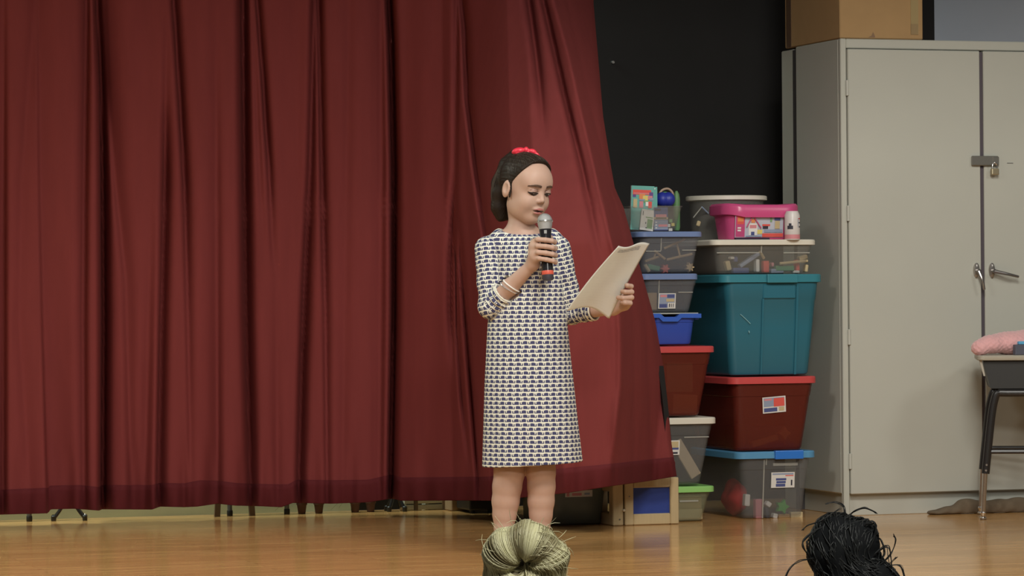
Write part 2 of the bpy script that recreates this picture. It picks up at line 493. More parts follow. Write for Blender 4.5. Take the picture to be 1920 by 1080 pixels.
tag(cur, 'long red stage curtain hanging in heavy folds behind the girl', 'curtain')
ts = list(np.linspace(0, .45, 16)[:-1]) + list(np.linspace(.45, 1, 70))
V, Fc = curtain_grid(ts, SEAM); raw('drape', V, Fc, cur_m, cur)
# hem band: from just above the seam line to the bottom, slightly proud, then turned under
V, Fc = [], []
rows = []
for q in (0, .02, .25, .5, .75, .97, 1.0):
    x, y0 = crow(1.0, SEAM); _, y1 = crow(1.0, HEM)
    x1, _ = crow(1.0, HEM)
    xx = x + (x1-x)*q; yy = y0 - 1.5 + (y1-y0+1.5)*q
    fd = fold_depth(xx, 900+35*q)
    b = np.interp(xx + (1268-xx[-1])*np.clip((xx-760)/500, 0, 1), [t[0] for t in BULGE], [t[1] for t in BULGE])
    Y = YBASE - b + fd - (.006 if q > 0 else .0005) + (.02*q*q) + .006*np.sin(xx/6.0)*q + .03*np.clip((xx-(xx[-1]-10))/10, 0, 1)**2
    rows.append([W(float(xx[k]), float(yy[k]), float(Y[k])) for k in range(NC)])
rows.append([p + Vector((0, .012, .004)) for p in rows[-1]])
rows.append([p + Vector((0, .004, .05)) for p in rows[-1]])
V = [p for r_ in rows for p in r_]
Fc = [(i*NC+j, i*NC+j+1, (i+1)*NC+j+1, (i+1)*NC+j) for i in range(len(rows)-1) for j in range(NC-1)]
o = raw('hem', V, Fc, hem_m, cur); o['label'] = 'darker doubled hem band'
# black strip sewn to the free edge
tp = []
for y in np.linspace(686, 826, 22):
    xe = interp(y, EDGE); yw = .012*math.sin(math.pi*(y-686)/140)
    b = interp(1262, BULGE)
    tp.append((W(xe-10.5+2*math.sin((y-686)/45), y, YBASE-b+.42), W(xe+.5, y, YBASE-b+.46)))
mb = MB(); n0 = 0
mb.rings([[a, b_, b_+Vector((.0, .05, 0)), a+Vector((0, .05, 0))] for a, b_ in tp], smooth=False)
o = mb.build('edge_tape', mm('black_tape', (.012, .012, .013), .7), cur); o['label'] = 'black strip along the free edge'

# ================================================================== STEEL CABINETS
steel = mat('cabinet_paint', (.495, .50, .445), rough=.42, noise=.04, nscale=4, spec=.4)
gap_shade_m = mm('gap_shade_dark', (.05, .045, .045), .7)
chrome = mm('chrome', (.62, .60, .58), .22, 1)
dkmetal = mm('dark_metal', (.22, .21, .20), .4, .8)
CY = 12.03
xl = W(1580, 500, CY).x
WID = 1.14; DEP = .45; HT = W(1580, 72, CY).z
cab = empty('steel_cabinet', (xl+WID/2, CY+DEP/2, 0))
tag(cab, 'tall beige two-door steel cabinet with padlocked hasp beside the storage bins', 'cabinet')
m = MB(); m.box((xl+.0005, CY+.0305, .085), (xl+WID-.0005, CY+DEP, HT-.0005), .004)
m.box((xl, CY+.004, .0), (xl+.024, CY+.03, HT), .003)
m.box((xl+WID-.024, CY+.004, .0), (xl+WID, CY+.03, HT), .003)
m.box((xl+.0245, CY+.0045, HT-.037), (xl+WID-.0245, CY+.0295, HT-.0005), .003)
m.build('body', steel, cab)
m = MB(); m.box((xl+.006, CY+DEP, .0), (xl+.03, CY+DEP+.044, HT-.01), .001); m.build('rear_gap_shade', gap_shade_m, cab)  # dark strip standing in for the shade between the two cabinets
m = MB(); m.box((xl+.024, CY+.03, .0), (xl+WID-.024, CY+DEP, .087), .002); m.build('kick_plate', steel, cab)
xm = W(1841, 500, CY).x
zt, zb = HT-.04, W(1700, 924, CY).z
d1 = MB(); d1.box((xl+.027, CY-.004, zb), (xm-.004, CY+.02, zt), .003); d1 = d1.build('door', steel, cab)
d2 = MB(); d2.box((xm+.012, CY-.004, zb), (xl+WID-.027, CY+.02, zt), .003); d2 = d2.build('door', steel, cab)
m = MB(); m.box((xm-.005, CY+.004, zb), (xm+.013, CY+.018, zt-.004), .001); o = m.build('centre_strip', mm('strip_dark', (.085, .07, .085), .5), cab)
for zz in (W(1590, 165, CY).z, W(1590, 400, CY).z, W(1590, 632, CY).z, W(1590, 865, CY).z):
    m = MB(); m.lathe([(.005, -.03), (.006, -.029), (.006, .029), (.005, .03)], (xl+.0245, CY-.002, zz), (0, 0, 1), 10); m.build('hinge', steel, cab)
# hasp across both doors with a padlock
p = W(1845, 302, CY)
m = MB(); m.box((W(1819, 302, CY).x, CY-.018, p.z-.0185), (W(1869, 302, CY).x, CY-.008, p.z+.0195), .003)
m.box((W(1858, 302, CY).x, CY-.024, p.z-.017), (W(1868.5, 302, CY).x, CY-.016, p.z+.016), .002)
m.box((W(1822, 302, CY).x, CY-.01, p.z-.012), (W(1834, 302, CY).x, CY-.003, p.z+.012), .002)
hs = m.build('hasp', mm('hasp_metal', (.30, .29, .26), .35, .75), cab)
pl = W(1861, 322, CY)
lock = empty('padlock', (pl.x, CY-.02, pl.z-.012))
tag(lock, 'small brass padlock hanging from the cabinet hasp', 'padlock')
m = MB(); m.box((pl.x-.019, CY-.034, pl.z-.014), (pl.x+.013, CY-.016, pl.z+.012), .004, seg=2); m.build('lock_body', mm('brass', (.42, .36, .24), .35, .6), lock)
m = MB(); m.tube([(pl.x-.012, CY-.025, pl.z+.01), (pl.x-.012, CY-.025, pl.z+.026), (pl.x-.003, CY-.025, pl.z+.034), (pl.x+.006, CY-.025, pl.z+.026), (pl.x+.006, CY-.025, pl.z+.01)], .0032, 8, sub=4)
m.build('shackle', chrome, lock)
# lever handles
for pxh, tip, dr in ((1829, (1837, 543), d1), (1858, (1901, 519), d2)):
    c = W(pxh, 507, CY)
    m = MB()
    oval = [[Vector((c.x + rr*.0125*math.cos(a), CY-.004-hh, c.z + rr*.029*math.sin(a))) for a in np.linspace(0, 2*math.pi, 20, endpoint=False)] for rr, hh in ((1, 0), (1, .008), (.8, .012), (.45, .013))]
    m.rings(oval)
    h0 = m.build('handle', mm('satin_chrome', (.50, .47, .44), .28, .9), dr)
    tpnt = W(tip[0], tip[1], CY); c2 = Vector((c.x, CY-.022, c.z-.004))
    m = MB(); m.lathe([(.008, 0), (.008, .022)], (c.x, CY-.036, c.z-.003), (0, 1, 0), 12)
    e = Vector((tpnt.x, CY-.040, tpnt.z)); md = c2*.55+e*.45 + Vector((0, -.012, 0))
    m.tube([c2 + Vector((0, -.008, 0)), md, e], [.0085, .0065, .005], 10, sub=4)
    m.build('lever', mm('lever_metal', (.30, .28, .27), .3, .9), dr)
p = W(1893, 306, CY)
m = MB(); m.box((p.x-.013, CY-.0052, p.z-.0012), (p.x+.013, CY-.0038, p.z+.0012), 0); o = m.build('scratch', dkmetal, d2)
# the second cabinet that stands right behind, only its side shows
xs2 = W(1467, 300, CY+DEP+.18).x
m = MB(); m.box((xl+.008, CY+DEP+.045, 0), (xl+WID-.02, CY+DEP+.165, HT-.006), .004)
cab2 = m.build('rear_cabinet', steel)
tag(cab2, 'beige steel cabinet edge standing close behind the padlocked cabinet', 'cabinet')
# cardboard carton on top
card = mat('cardboard', (.42, .27, .13), .8, noise=.08, nscale=14, spec=.2)
bx0 = xl+.002; bx1 = W(1733, 40, CY).x
ctn = empty('cardboard_carton', ((bx0+bx1)/2, CY+.27, HT))
tag(ctn, 'brown cardboard carton standing on the steel cabinet', 'carton')
m = MB(); m.box((bx0, CY+.012, HT+.001), (bx1, CY+.56, HT+.46), .004); m.build('carton_body', card, ctn)
m = MB(); m.box((bx1-.052, CY+.0105, HT+.02), (bx1-.02, CY+.0125, HT+.45), 0); m.build('tape', mm('parcel_tape', (.36, .27, .12), .45), ctn)
m = MB(); m.box((bx1-.052, CY+.0095, HT+.02), (bx1-.022, CY+.0115, HT+.062), 0); m.build('tape_end', mm('parcel_tape_dark', (.30, .21, .10), .45), ctn)
m = MB(); m.poly([W(1628, 70, CY+.0105), W(1641, 70, CY+.0105), W(1640, 66, CY+.0105), W(1637, 60, CY+.0105), W(1634, 67, CY+.0105)]); m.build('tear', mm('torn_card', (.25, .16, .10), .9), ctn)
m = MB(); m.box((bx0-.001, CY+.495, HT+.002), (bx0+.001, CY+.545, HT+.45), 0); m.build('side_band', mm('dark_brown_band', (.12, .07, .04), .5), ctn)  # dark vertical band down the carton's left side
# ================================================================== STORAGE BINS
def clear(name, col=(.55, .56, .52), alpha=.34, rough=.32): return mm(name, col, rough, alpha=alpha, spec=.5)
clr = clear('clear_plastic', (.34, .33, .30), .22)
clr2 = clear('milky_plastic', (.25, .25, .25), .24)
clr_b = clear('bluish_clear_plastic', (.25, .26, .29), .27)
clr_g = clear('greenish_clear_plastic', (.30, .31, .20), .36)
redt = clear('red_translucent_plastic', (.15, .021, .013), .60, .35)
teal = mm('teal_plastic', (.024, .145, .205), .38, noise=.06, nscale=5)
teal_l = mm('teal_lid_plastic', (.04, .22, .28), .35)
red_l = mm('red_lid_plastic', (.58, .075, .075), .35)
white_l = mm('white_lid_plastic', (.74, .70, .60), .35)
blue_l = mm('slate_blue_lid_plastic', (.17, .24, .45), .35)
sky_l = mm('sky_blue_lid_plastic', (.10, .30, .52), .35)
blue_p = mm('blue_plastic', (.03, .075, .42), .35)
latch_b = mm('latch_blue', (.03, .18, .62), .3)
lime_l = mm('lime_lid_plastic', (.30, .62, .18), .35)
pink_p = mm('pink_plastic', (.62, .085, .24), .3)
paper_w = mm('label_paper', (.72, .70, .66), .6)
ink_blue = mm('ink_blue', (.07, .09, .25), .6); ink_grey = mm('ink_grey', (.28, .33, .45), .6); ink_red = mm('ink_red', (.72, .10, .08), .6)
ink_dark = mm('ink_dark', (.03, .03, .05), .6); ink_tan = mm('ink_tan', (.55, .44, .25), .6); ink_pink = mm('ink_pink', (.65, .25, .28), .6)

def make_bin(name, label, xt, xb, yt, yb, Yf, depth, bmat, lid=None, r=.03, zbase=None, cat='storage bin', rim=True, wall=.003, xt_rim=.006):
    cx = (xt[0]+xt[1])/2
    X0t, X1t = W(xt[0], yt, Yf).x, W(xt[1], yt, Yf).x
    X0b, X1b = W(xb[0], yb, Yf).x, W(xb[1], yb, Yf).x
    zt_, zb_ = W(cx, yt, Yf).z, (W(cx, yb, Yf).z if zbase is None else zbase)
    tp_ = max(.004, ((X1t-X0t)-(X1b-X0b))/2)
    root = empty(name, ((X0t+X1t)/2, Yf+depth/2, zb_)); tag(root, label, cat)
    def ring(t, ins, z):
        x0 = X0b+(X0t-X0b)*t+ins; x1 = X1b+(X1t-X1b)*t-ins
        y0 = Yf+tp_*(1-t)+ins; y1 = Yf+depth-tp_*(1-t)-ins
        return rrect(x0, x1, y0, y1, max(.006, r-ins), z)
    m = MB()
    H = zt_-zb_
    rs = [ring(0, .012, zb_), ring(0, .003, zb_+.004), ring(0.03, 0, zb_+.012), ring(.5, 0, zb_+H*.5), ring(.80, 0, zb_+H*.80), ring(.80, -.0025, zb_+H*.81), ring(.985, -.0025, zt_-.004)]
    if rim: rs += [ring(1, -xt_rim, zt_-.004), ring(1, -xt_rim, zt_)]
    else: rs += [ring(1, -.002, zt_)]
    rs += [ring(1, wall, zt_), ring(.5, wall, zb_+H*.5), ring(.03, wall, zb_+.014), ring(0, .014, zb_+.008)]
    m.rings(rs)
    m.build('bin_body', bmat, root)
    root_info = dict(root=root, X=(X0t, X1t), Xb=(X0b, X1b), Y=(Yf, Yf+depth), z=(zb_, zt_), t=tp_)
    if lid:
        lx0, lx1 = W(lid['x'][0], lid['y'][1], Yf-.012).x, W(lid['x'][1], lid['y'][1], Yf-.012).x
        z0, z1 = zt_-.003 - lid.get('skirt', 0), W(cx, lid['y'][0], Yf).z
        y0, y1 = Yf-.012, Yf+depth+.012
        def lr(i, z): return rrect(lx0+i, lx1-i, y0+i, y1-i, max(.008, r-i+.008), z)
        m = MB(); h = z1-z0
        m.rings([lr(.006, z0), lr(0, z0+.001), lr(0, z1-.005), lr(.003, z1-.001), lr(.008, z1), lr(.022, z1), lr(.026, z1-.004), lr(.06, z1-.004)])
        lo = m.build('lid', lid['mat'], root)
        root_info['lid'] = lo; root_info['ztop'] = z1-.0005; root_info['LX'] = (lx0, lx1)
        for (px0, px1, py0, py1) in lid.get('latch', []):
            a = W(px0, py0, y0); b = W(px1, py1, y0)
            m = MB(); m.box((a.x, y0-.012, b.z), (b.x, y0+.012, a.z), .003, seg=2)
            m.build('latch', lid.get('lmat', lid['mat']), lo)
        if lid.get('backlatch'): pass
    else:
        root_info['ztop'] = zt_
    return root_info
def rib(info, px, y0, y1, mt, wpx=1.5, proud=.002, name='rib'):
    Yf = info['Y'][0]; zb_, zt_ = info['z']
    a = W(px, y0, Yf); b = W(px, y1, Yf)
    f_ = lambda z: Yf + info['t']*(1-(z-zb_)/(zt_-zb_)) - proud
    hw = wpx/2/459
    m = MB(); m.rings([[Vector((a.x-hw, f_(a.z), a.z)), Vector((a.x+hw, f_(a.z), a.z)), Vector((a.x+hw, f_(a.z)+.004, a.z)), Vector((a.x-hw, f_(a.z)+.004, a.z))],
                       [Vector((b.x-hw, f_(b.z), b.z)), Vector((b.x+hw, f_(b.z), b.z)), Vector((b.x+hw, f_(b.z)+.004, b.z)), Vector((b.x-hw, f_(b.z)+.004, b.z))]], smooth=False)
    return m.build(name, mt, info['root'])
def hrib(info, px0, px1, y, mt, wpx=1.6, proud=.002):
    Yf = info['Y'][0]; zb_, zt_ = info['z']; a = W(px0, y, Yf); b = W(px1, y, Yf)
    yy = Yf + info['t']*(1-(a.z-zb_)/(zt_-zb_)) - proud
    m = MB(); m.box((a.x, yy, a.z-wpx/980), (b.x, yy+.004, a.z+wpx/980), 0); return m.build('rib', mt, info['root'])
def sticker(info, px, py, rects, name='label_sticker', tilt=0, mats=None, base=paper_w, proud=.0035, parent=None):
    """a printed label: rects are (u0,v0,u1,v1,material) with v downwards"""
    Yf = info['Y'][0]; zb_, zt_ = info['z']
    a = W(px[0], py[0], Yf); b = W(px[1], py[1], Yf)
    zm = (a.z+b.z)/2
    yy = Yf + info['t']*(1-(zm-zb_)/(zt_-zb_)) - proud
    ms = [base]; m = MB()
    cx, cz = (a.x+b.x)/2, zm; hw, hh = (b.x-a.x)/2, (a.z-b.z)/2
    sl = info['t']/(zt_-zb_)
    def P(u, v, o):
        lx = -hw+2*hw*u; lz = hh-2*hh*v
        x = lx*math.cos(tilt)-lz*math.sin(tilt); z = lx*math.sin(tilt)+lz*math.cos(tilt)
        return Vector((cx+x, yy-o-z*sl, cz+z))
    m.rings([[P(0, 0, 0), P(1, 0, 0), P(1, 1, 0), P(0, 1, 0)], [P(0, 0, .0008), P(1, 0, .0008), P(1, 1, .0008), P(0, 1, .0008)]], smooth=False)
    for k, (u0_, v0_, u1_, v1_, mt) in enumerate(rects):
        if mt not in ms: ms.append(mt)
        m.mi = ms.index(mt); o_ = .0012+.0002*k
        m.poly([P(u0_, v0_, o_), P(u0_, v1_, o_), P(u1_, v1_, o_), P(u1_, v0_, o_)])
    o = m.build(name, ms, parent or info['root'])
    return o
YL, YR = 11.96, 12.02
edge_c = mm('plastic_edge', (.55, .54, .48), .35, alpha=.5)

# ---- right-hand stack, from the floor up
b_blue = make_bin('clear_storage_bin', 'clear storage bin with sky-blue latched lid, bottom of the stack beside the cabinet', (1390, 1521), (1398, 1511), 858, 975, YR, .50, clr2,
    dict(x=(1382, 1533), y=(846, 858), mat=sky_l, latch=[(1452, 1505, 845, 860)], lmat=latch_b), zbase=0.0)
rib(b_blue, 1433, 862, 972, edge_c, 2); rib(b_blue, 1437, 860, 872, edge_c, 2)
hrib(b_blue, 1450, 1496, 871, edge_c, 5)
sticker(b_blue, (1446.5, 1490.5), (886, 914), [(.05, .06, .95, .16, ink_grey), (.6, .19, .95, .25, ink_red), (.2, .38, .64, .52, ink_blue), (.22, .56, .62, .70, ink_blue), (.2, .74, .6, .92, ink_blue), (.84, .5, .9, .85, ink_dark)])
b_red = make_bin('red_storage_bin', 'red translucent bin with red lid and tilted label, under the teal tub', (1378, 1526), (1385, 1511), 718, 846, YR, .50, redt,
    dict(x=(1370, 1535), y=(706, 718), mat=red_l))
sticker(b_red, (1430.5, 1474), (744, 773.5), [(.05, .06, .95, .6, ink_grey), (.08, .10, .4, .22, ink_pink), (.48, .1, .94, .62, ink_red), (.05, .68, .62, .92, ink_blue), (.7, .66, .92, .9, ink_tan)], tilt=R(4))
b_teal = make_bin('teal_storage_tub', 'large opaque teal tub with teal lid in the middle of the right stack', (1362, 1536), (1376, 1524), 528, 704, YR, .50, teal,
    dict(x=(1353, 1545), y=(514, 526), mat=teal_l, latch=[(1437, 1494, 514, 530)], lmat=teal_l))
rib(b_teal, 1431, 560, 702, teal, 3, .006); rib(b_teal, 1495, 534, 702, teal, 4, .006)
m = MB(); a = W(1430, 532, YR); b = W(1492, 560, YR)
m.box((a.x, YR-.004, b.z), (b.x, YR+.012, a.z), .004); m.build('handle_block', teal, b_teal['root'])
scr = mm('pale_scratch', (.25, .5, .55), .5)
m = MB(); m.tube([W(1388, 589, YR+.006), W(1398, 598, YR+.006), W(1407, 607, YR+.006)], .0014, 6); m.build('scratch', scr, b_teal['root'])
m = MB(); m.tube([W(1404, 620, YR+.006), W(1405, 624, YR+.006)], .002, 6); m.build('scratch', scr, b_teal['root'])
b_wide = make_bin('shallow_clear_bin', 'shallow clear toy bin with white lid between the pink bucket and teal tub', (1342, 1525), (1350, 1516), 458, 514, YR, .58, clr,
    dict(x=(1336, 1534), y=(449, 459), mat=white_l))
hrib(b_wide, 1345, 1425, 474, edge_c, 2); hrib(b_wide, 1470, 1519, 474, edge_c, 2); rib(b_wide, 1428, 459, 474, edge_c, 2)

# ---- pink toy bucket
def rr_center(info): return (info['X'][0]+info['X'][1])/2
zt_w = b_wide['ztop']-.0035
PY = 12.05
bx0_, bx1_ = W(1374, 447, PY).x, W(1497, 447, PY).x
tx0_, tx1_ = W(1367, 400, PY).x, W(1499, 400, PY).x
zr = W(1420, 396, PY).z; zrt = W(1420, 377, PY).z
buck = empty('toy_bucket', ((bx0_+bx1_)/2, PY+.10, zt_w)); tag(buck, 'bright pink toy bucket with picture label on the white lid', 'toy bucket')
m = MB()
m.rings([rrect(bx0_+.01, bx1_-.01, PY+.02, PY+.19, .05, zt_w+.001, 6), rrect(bx0_, bx1_, PY+.012, PY+.198, .055, zt_w+.008, 6), rrect(tx0_, tx1_, PY, PY+.21, .06, zr, 6)])
bk_body = m.build('bucket_body', pink_p, buck)
# rim that dips in the middle of each long side
def rimring(ins, dz, dip):
    pts = rrect(tx0_-.016+ins, tx1_+.012-ins, PY-.018+ins, PY+.228-ins, .075-ins*.6, 0, 8)
    cx_ = (tx0_+tx1_)/2; hw = (tx1_-tx0_)/2
    return [Vector((p.x, p.y, zr+dz - dip*math.cos(min(1, abs(p.x-cx_)/hw)*math.pi/2)**1.3)) for p in pts]
m = MB(); m.rings([rimring(.018, -.004, .016), rimring(.002, -.012, .022), rimring(0, .0, .020), rimring(.001, .022, .016), rimring(.008, .030, .012), rimring(.02, .032, .010), rimring(.03, .027, .010)], cap0=False, cap1=True)
m.build('bucket_lid', pink_p, buck)
inf = dict(root=buck, Y=(PY+.003, 0), z=(zt_w, zr), t=.012)
sky_i = mm('ink_pale', (.50, .52, .60), .6); grn_i = mm('ink_green', (.20, .38, .16), .6); yel_i = mm('ink_yellow', (.75, .62, .18), .6); wht_i = mm('ink_white', (.80, .78, .74), .6); mag_i = mm('ink_magenta', (.55, .07, .20), .6); org_i = mm('ink_orange', (.75, .26, .10), .6)
o = sticker(inf, (1378.5, 1469), (402.5, 445), [(.01, .02, .2, .98, mag_i), (.04, .06, .18, .42, ink_red), (.05, .14, .17, .30, org_i), (.05, .55, .12, .62, wht_i), (.05, .66, .12, .73, wht_i),
    (.28, .38, .46, .9, wht_i), (.3, .45, .44, .6, ink_pink), (.33, .2, .41, .36, org_i), (.33, .75, .4, .9, ink_blue), (.46, .66, .56, .85, yel_i),
    (.56, .42, .72, .5, ink_red), (.57, .5, .68, .62, ink_dark), (.72, .1, .76, .32, grn_i), (.81, .06, .93, .25, ink_blue), (.82, .28, .92, .62, ink_tan), (.60, .65, .98, .78, ink_grey), (.56, .82, .99, .98, ink_red), (.22, .92, .55, .98, ink_grey)],
    name='picture_label', base=sky_i, proud=.004, parent=bk_body)
# roof slopes of the toy house on the label
m = MB(); m.mi = 0
yy = PY-.0035
def L(u, v): return W(1378.5+u*90.5, 402.5+v*42.5, yy)
m.tube([L(.24, .55), L(.37, .04)], .0022, 6); m.tube([L(.37, .04), L(.54, .6)], .0022, 6)
m.build('house_roof_print', mag_i, o)
# printed can in front
cx_ = W(1485.5, 447, 12.015)
can = empty('drink_can', (cx_.x, 12.015, zt_w)); tag(can, 'white printed can in front of the pink bucket', 'can')
hc = W(1485, 396, 12.015).z - zt_w; rc = 14.5/490
m = MB(); m.lathe([(rc*.9, .001), (rc, .006), (rc, hc*.86), (rc*.82, hc*.97), (rc*.78, hc), (rc*.7, hc*.985)], (cx_.x, 12.015, zt_w), (0, 0, 1), 28); m.build('can_body', mm('can_white', (.68, .64, .62), .35), can)
m = MB(); m.lathe([(rc*1.006, .006), (rc*1.006, hc*.2)], (cx_.x, 12.015, zt_w), (0, 0, 1), 28, cap=False); m.build('can_band', ink_pink, can)
def canpatch(name, u0_, u1_, v0_, v1_, mt):
    m = MB(); n = 6
    for i in range(n):
        a0, a1 = (R(-90+ (u0_+(u1_-u0_)*q/n)*80) for q in (i, i+1))
        P = lambda a, v: Vector((cx_.x + rc*1.012*math.cos(a), 12.015 + rc*1.012*math.sin(a), zt_w+hc*v))
        m.poly([P(a0, v0_), P(a1, v0_), P(a1, v1_), P(a0, v1_)])
    m.build(name, mt, can)
canpatch('dark_print', -.75, -.2, .38, .5, ink_dark); canpatch('dark_print', -.6, -.35, .5, .58, ink_dark)
canpatch('fine_print', .35, .9, .72, .76, ink_red); canpatch('fine_print', .4, .9, .58, .62, ink_dark); canpatch('fine_print', .45, .95, .44, .48, ink_dark); canpatch('fine_print', .3, .38, .44, .76, ink_grey)
# flat black ruler-like strip lying on the white lid
m = MB(); a = W(1378, 447, 12.025); b = W(1442, 447, 12.025)
m.box((a.x, 12.018, zt_w+.0035), (b.x, 12.034, zt_w+.010), .001)
tag(m.build('black_pen', mm('pen_black', (.02, .018, .04), .4)), 'slim dark pen lying before the pink bucket', 'pen')

# ---- clear round tub with white lid behind the bucket
cxr = W(1362, 400, 12.45)
Rr = 74/485
tub = empty('round_tub', (cxr.x, 12.45, zt_w)); tag(tub, 'clear tub with a round white lid behind the pink bucket', 'tub')
ztr = W(1362, 377, 12.45).z; ztl = W(1362, 368, 12.45).z
m = MB(); m.lathe([(Rr*.86, .001), (Rr*.88, .008), (Rr*.97, ztr-zt_w), (Rr*.95, ztr-zt_w), (Rr*.86, .01)], (cxr.x, 12.45, zt_w), seg=40); m.build('tub_body', clr, tub)
m = MB(); m.lathe([(Rr*.99, 0), (Rr*1.05, .002), (Rr*1.05, ztl-ztr-.003), (Rr*1.02, ztl-ztr), (Rr*.9, ztl-ztr), (Rr*.88, ztl-ztr-.004)], (cxr.x, 12.45, ztr), seg=40); m.build('tub_lid', white_l, tub)

# ---- left-hand stack
b_lime = make_bin('small_clear_bin', 'small clear bin with lime-green lid behind the blue-panelled wooden frame', (1236, 1334), (1240, 1323), 922, 978, YL+.02, .42, clr_g, dict(x=(1228, 1344), y=(912, 922), mat=lime_l), zbase=0.0)
hrib(b_lime, 1275, 1310, 940, edge_c, 3)
b_tall = make_bin('tall_clear_bin', 'tall clear bin with white lid holding a wooden board', (1222, 1338), (1230, 1321), 794, 911, YL, .42, clr2, dict(x=(1214, 1347), y=(783, 794), mat=white_l))
hrib(b_tall, 1284, 1330, 820, edge_c, 2)
sticker(b_tall, (1252, 1275.5), (826, 853), [(.1, .08, .9, .6, ink_tan), (.3, .5, .92, .64, ink_blue), (.3, .8, .85, .92, ink_dark)])
b_red2 = make_bin('red_storage_bin', 'red translucent bin with red lid under the small blue tray', (1226, 1336), (1234, 1319), 660, 781, YL, .42, redt, dict(x=(1218, 1344), y=(649, 660), mat=red_l))
# blue tray with a scooped front rim, carrying a translucent cover
b_tray = make_bin('blue_tray_bin', 'small bright blue tray bin with scooped handle on the red bin', (1222, 1305), (1228, 1301), 594, 647, YL, .40, blue_p, rim=True, xt_rim=.004)
m = MB(); a = W(1217, 590, YL-.01); b = W(1315, 597, YL-.01)
zt_t = W(1265, 588, YL).z
pts = [(1217, 588), (1238, 588), (1246, 594.5), (1268, 594.5), (1276, 588), (1315, 588), (1315, 596), (1278, 596), (1271, 603), (1243, 603), (1236, 596), (1217, 596)]
fr = [W(x_, y_, YL-.014) for x_, y_ in pts]
m.rings([fr, [p + Vector((0, .022, 0)) for p in fr]], smooth=False)
m.build('front_rim', mm('blue_rim_plastic', (.045, .13, .56), .3), b_tray['root'])
m = MB(); a0, a1 = W(1217, 588, YL-.014).x, W(1315, 588, YL-.014).x
m.box((a0, YL+.009, b_tray['z'][1]-.012), (a0+.018, YL+.41, zt_t-.002), .003); m.box((a1-.018, YL+.009, b_tray['z'][1]-.012), (a1, YL+.41, zt_t-.002), .003); m.box((a0, YL+.39, b_tray['z'][1]-.012), (a1, YL+.412, zt_t-.002), .003)
m.build('side_rim', mm('blue_rim_plastic', (.045, .13, .56), .3), b_tray['root'])
m = MB(); m.box((a0+.004, YL-.008, zt_t-.002), (W(1308, 588, YL).x, YL+.405, zt_t+.003), .001)
m.build('cover', mm('frosted_cover', (.55, .58, .55), .4, alpha=.75), b_tray['root'])
b_mid = make_bin('clear_shoebox_bin', 'clear bin with slate-blue lid and square label above the blue tray', (1208, 1309), (1213, 1299), 523, 586, YL, .40, clr_b, dict(x=(1200, 1313), y=(513, 523), mat=blue_l), zbase=zt_t+.0032)
hrib(b_mid, 1273, 1300, 548, edge_c, 1.6); rib(b_mid, 1236, 524, 550, edge_c, 1.6)
sticker(b_mid, (1235.5, 1268), (550, 578.5), [(.05, .05, .95, .95, ink_grey), (.1, .1, .48, .25, ink_pink), (.5, .08, .92, .3, ink_blue), (.45, .36, .92, .55, ink_tan), (.06, .7, .5, .94, ink_blue), (.55, .62, .94, .94, paper_w), (.62, .68, .68, .9, ink_dark), (.74, .68, .78, .9, ink_dark), (.84, .68, .88, .9, ink_dark)])
b_stick = make_bin('clear_toy_bin', 'clear bin with slate-blue lid full of wooden sticks below the open bin', (1203, 1314), (1208, 1305), 443, 512, YL, .40, clr_b, dict(x=(1196, 1321), y=(434, 443), mat=blue_l))
rib(b_stick, 1240, 446, 470, edge_c, 1.6); hrib(b_stick, 1212, 1240, 471, edge_c, 1.6); hrib(b_stick, 1280, 1306, 469, edge_c, 1.6)
b_open = make_bin('open_clear_bin', 'open clear bin of books and toys on top of the left stack', (1184, 1281), (1190, 1274), 386, 433, YL+.01, .36, clr, None)

# ---- contents: separate little things
wood_t = mm('toy_wood', (.46, .32, .16), .6, noise=.1, nscale=30)
def stick(label, a, b, Y0, Y1, r_=.005, mt=None, name='wooden_stick', cat='stick', group=None):
    m = MB(); p = W(a[0], a[1], Y0); q = W(b[0], b[1], Y1)
    m.tube([p, p.lerp(q, .5), q], r_, 8)
    return tag(m.build(name, mt or wood_t), label, cat, group)
def block(label, x, y, Y0, dep, mt, rot=0, name='toy_block', cat='block', bev=.004):
    a = W(x[0], y[0], Y0); b = W(x[1], y[1], Y0); c = (a+b)/2 + Vector((0, dep/2, 0))
    hx, hz = (b.x-a.x)/2, (a.z-b.z)/2
    m = MB(); m.box((-hx, -dep/2, -hz), (hx, dep/2, hz), bev, Matrix.Translation(c) @ Matrix.Rotation(rot, 4, 'Y'), seg=2)
    return tag(m.build(name, mt), label, cat)
def star(label, cxp, cyp, Y0, rpx, mt, name='toy_star', cat='toy', n=6):
    c = W(cxp, cyp, Y0); r_ = rpx/490; m = MB()
    ring = [c + Vector(((r_ if k % 2 == 0 else r_*.55)*math.cos(math.pi*k/n), 0, (r_ if k % 2 == 0 else r_*.55)*math.sin(math.pi*k/n))) for k in range(2*n)]
    m.rings([[c.lerp(p, .9)+Vector((0, -.012, 0)) for p in ring], ring, [c.lerp(p, .9)+Vector((0, .012, 0)) for p in ring]], smooth=False)
    return tag(m.build(name, mt), label, cat)
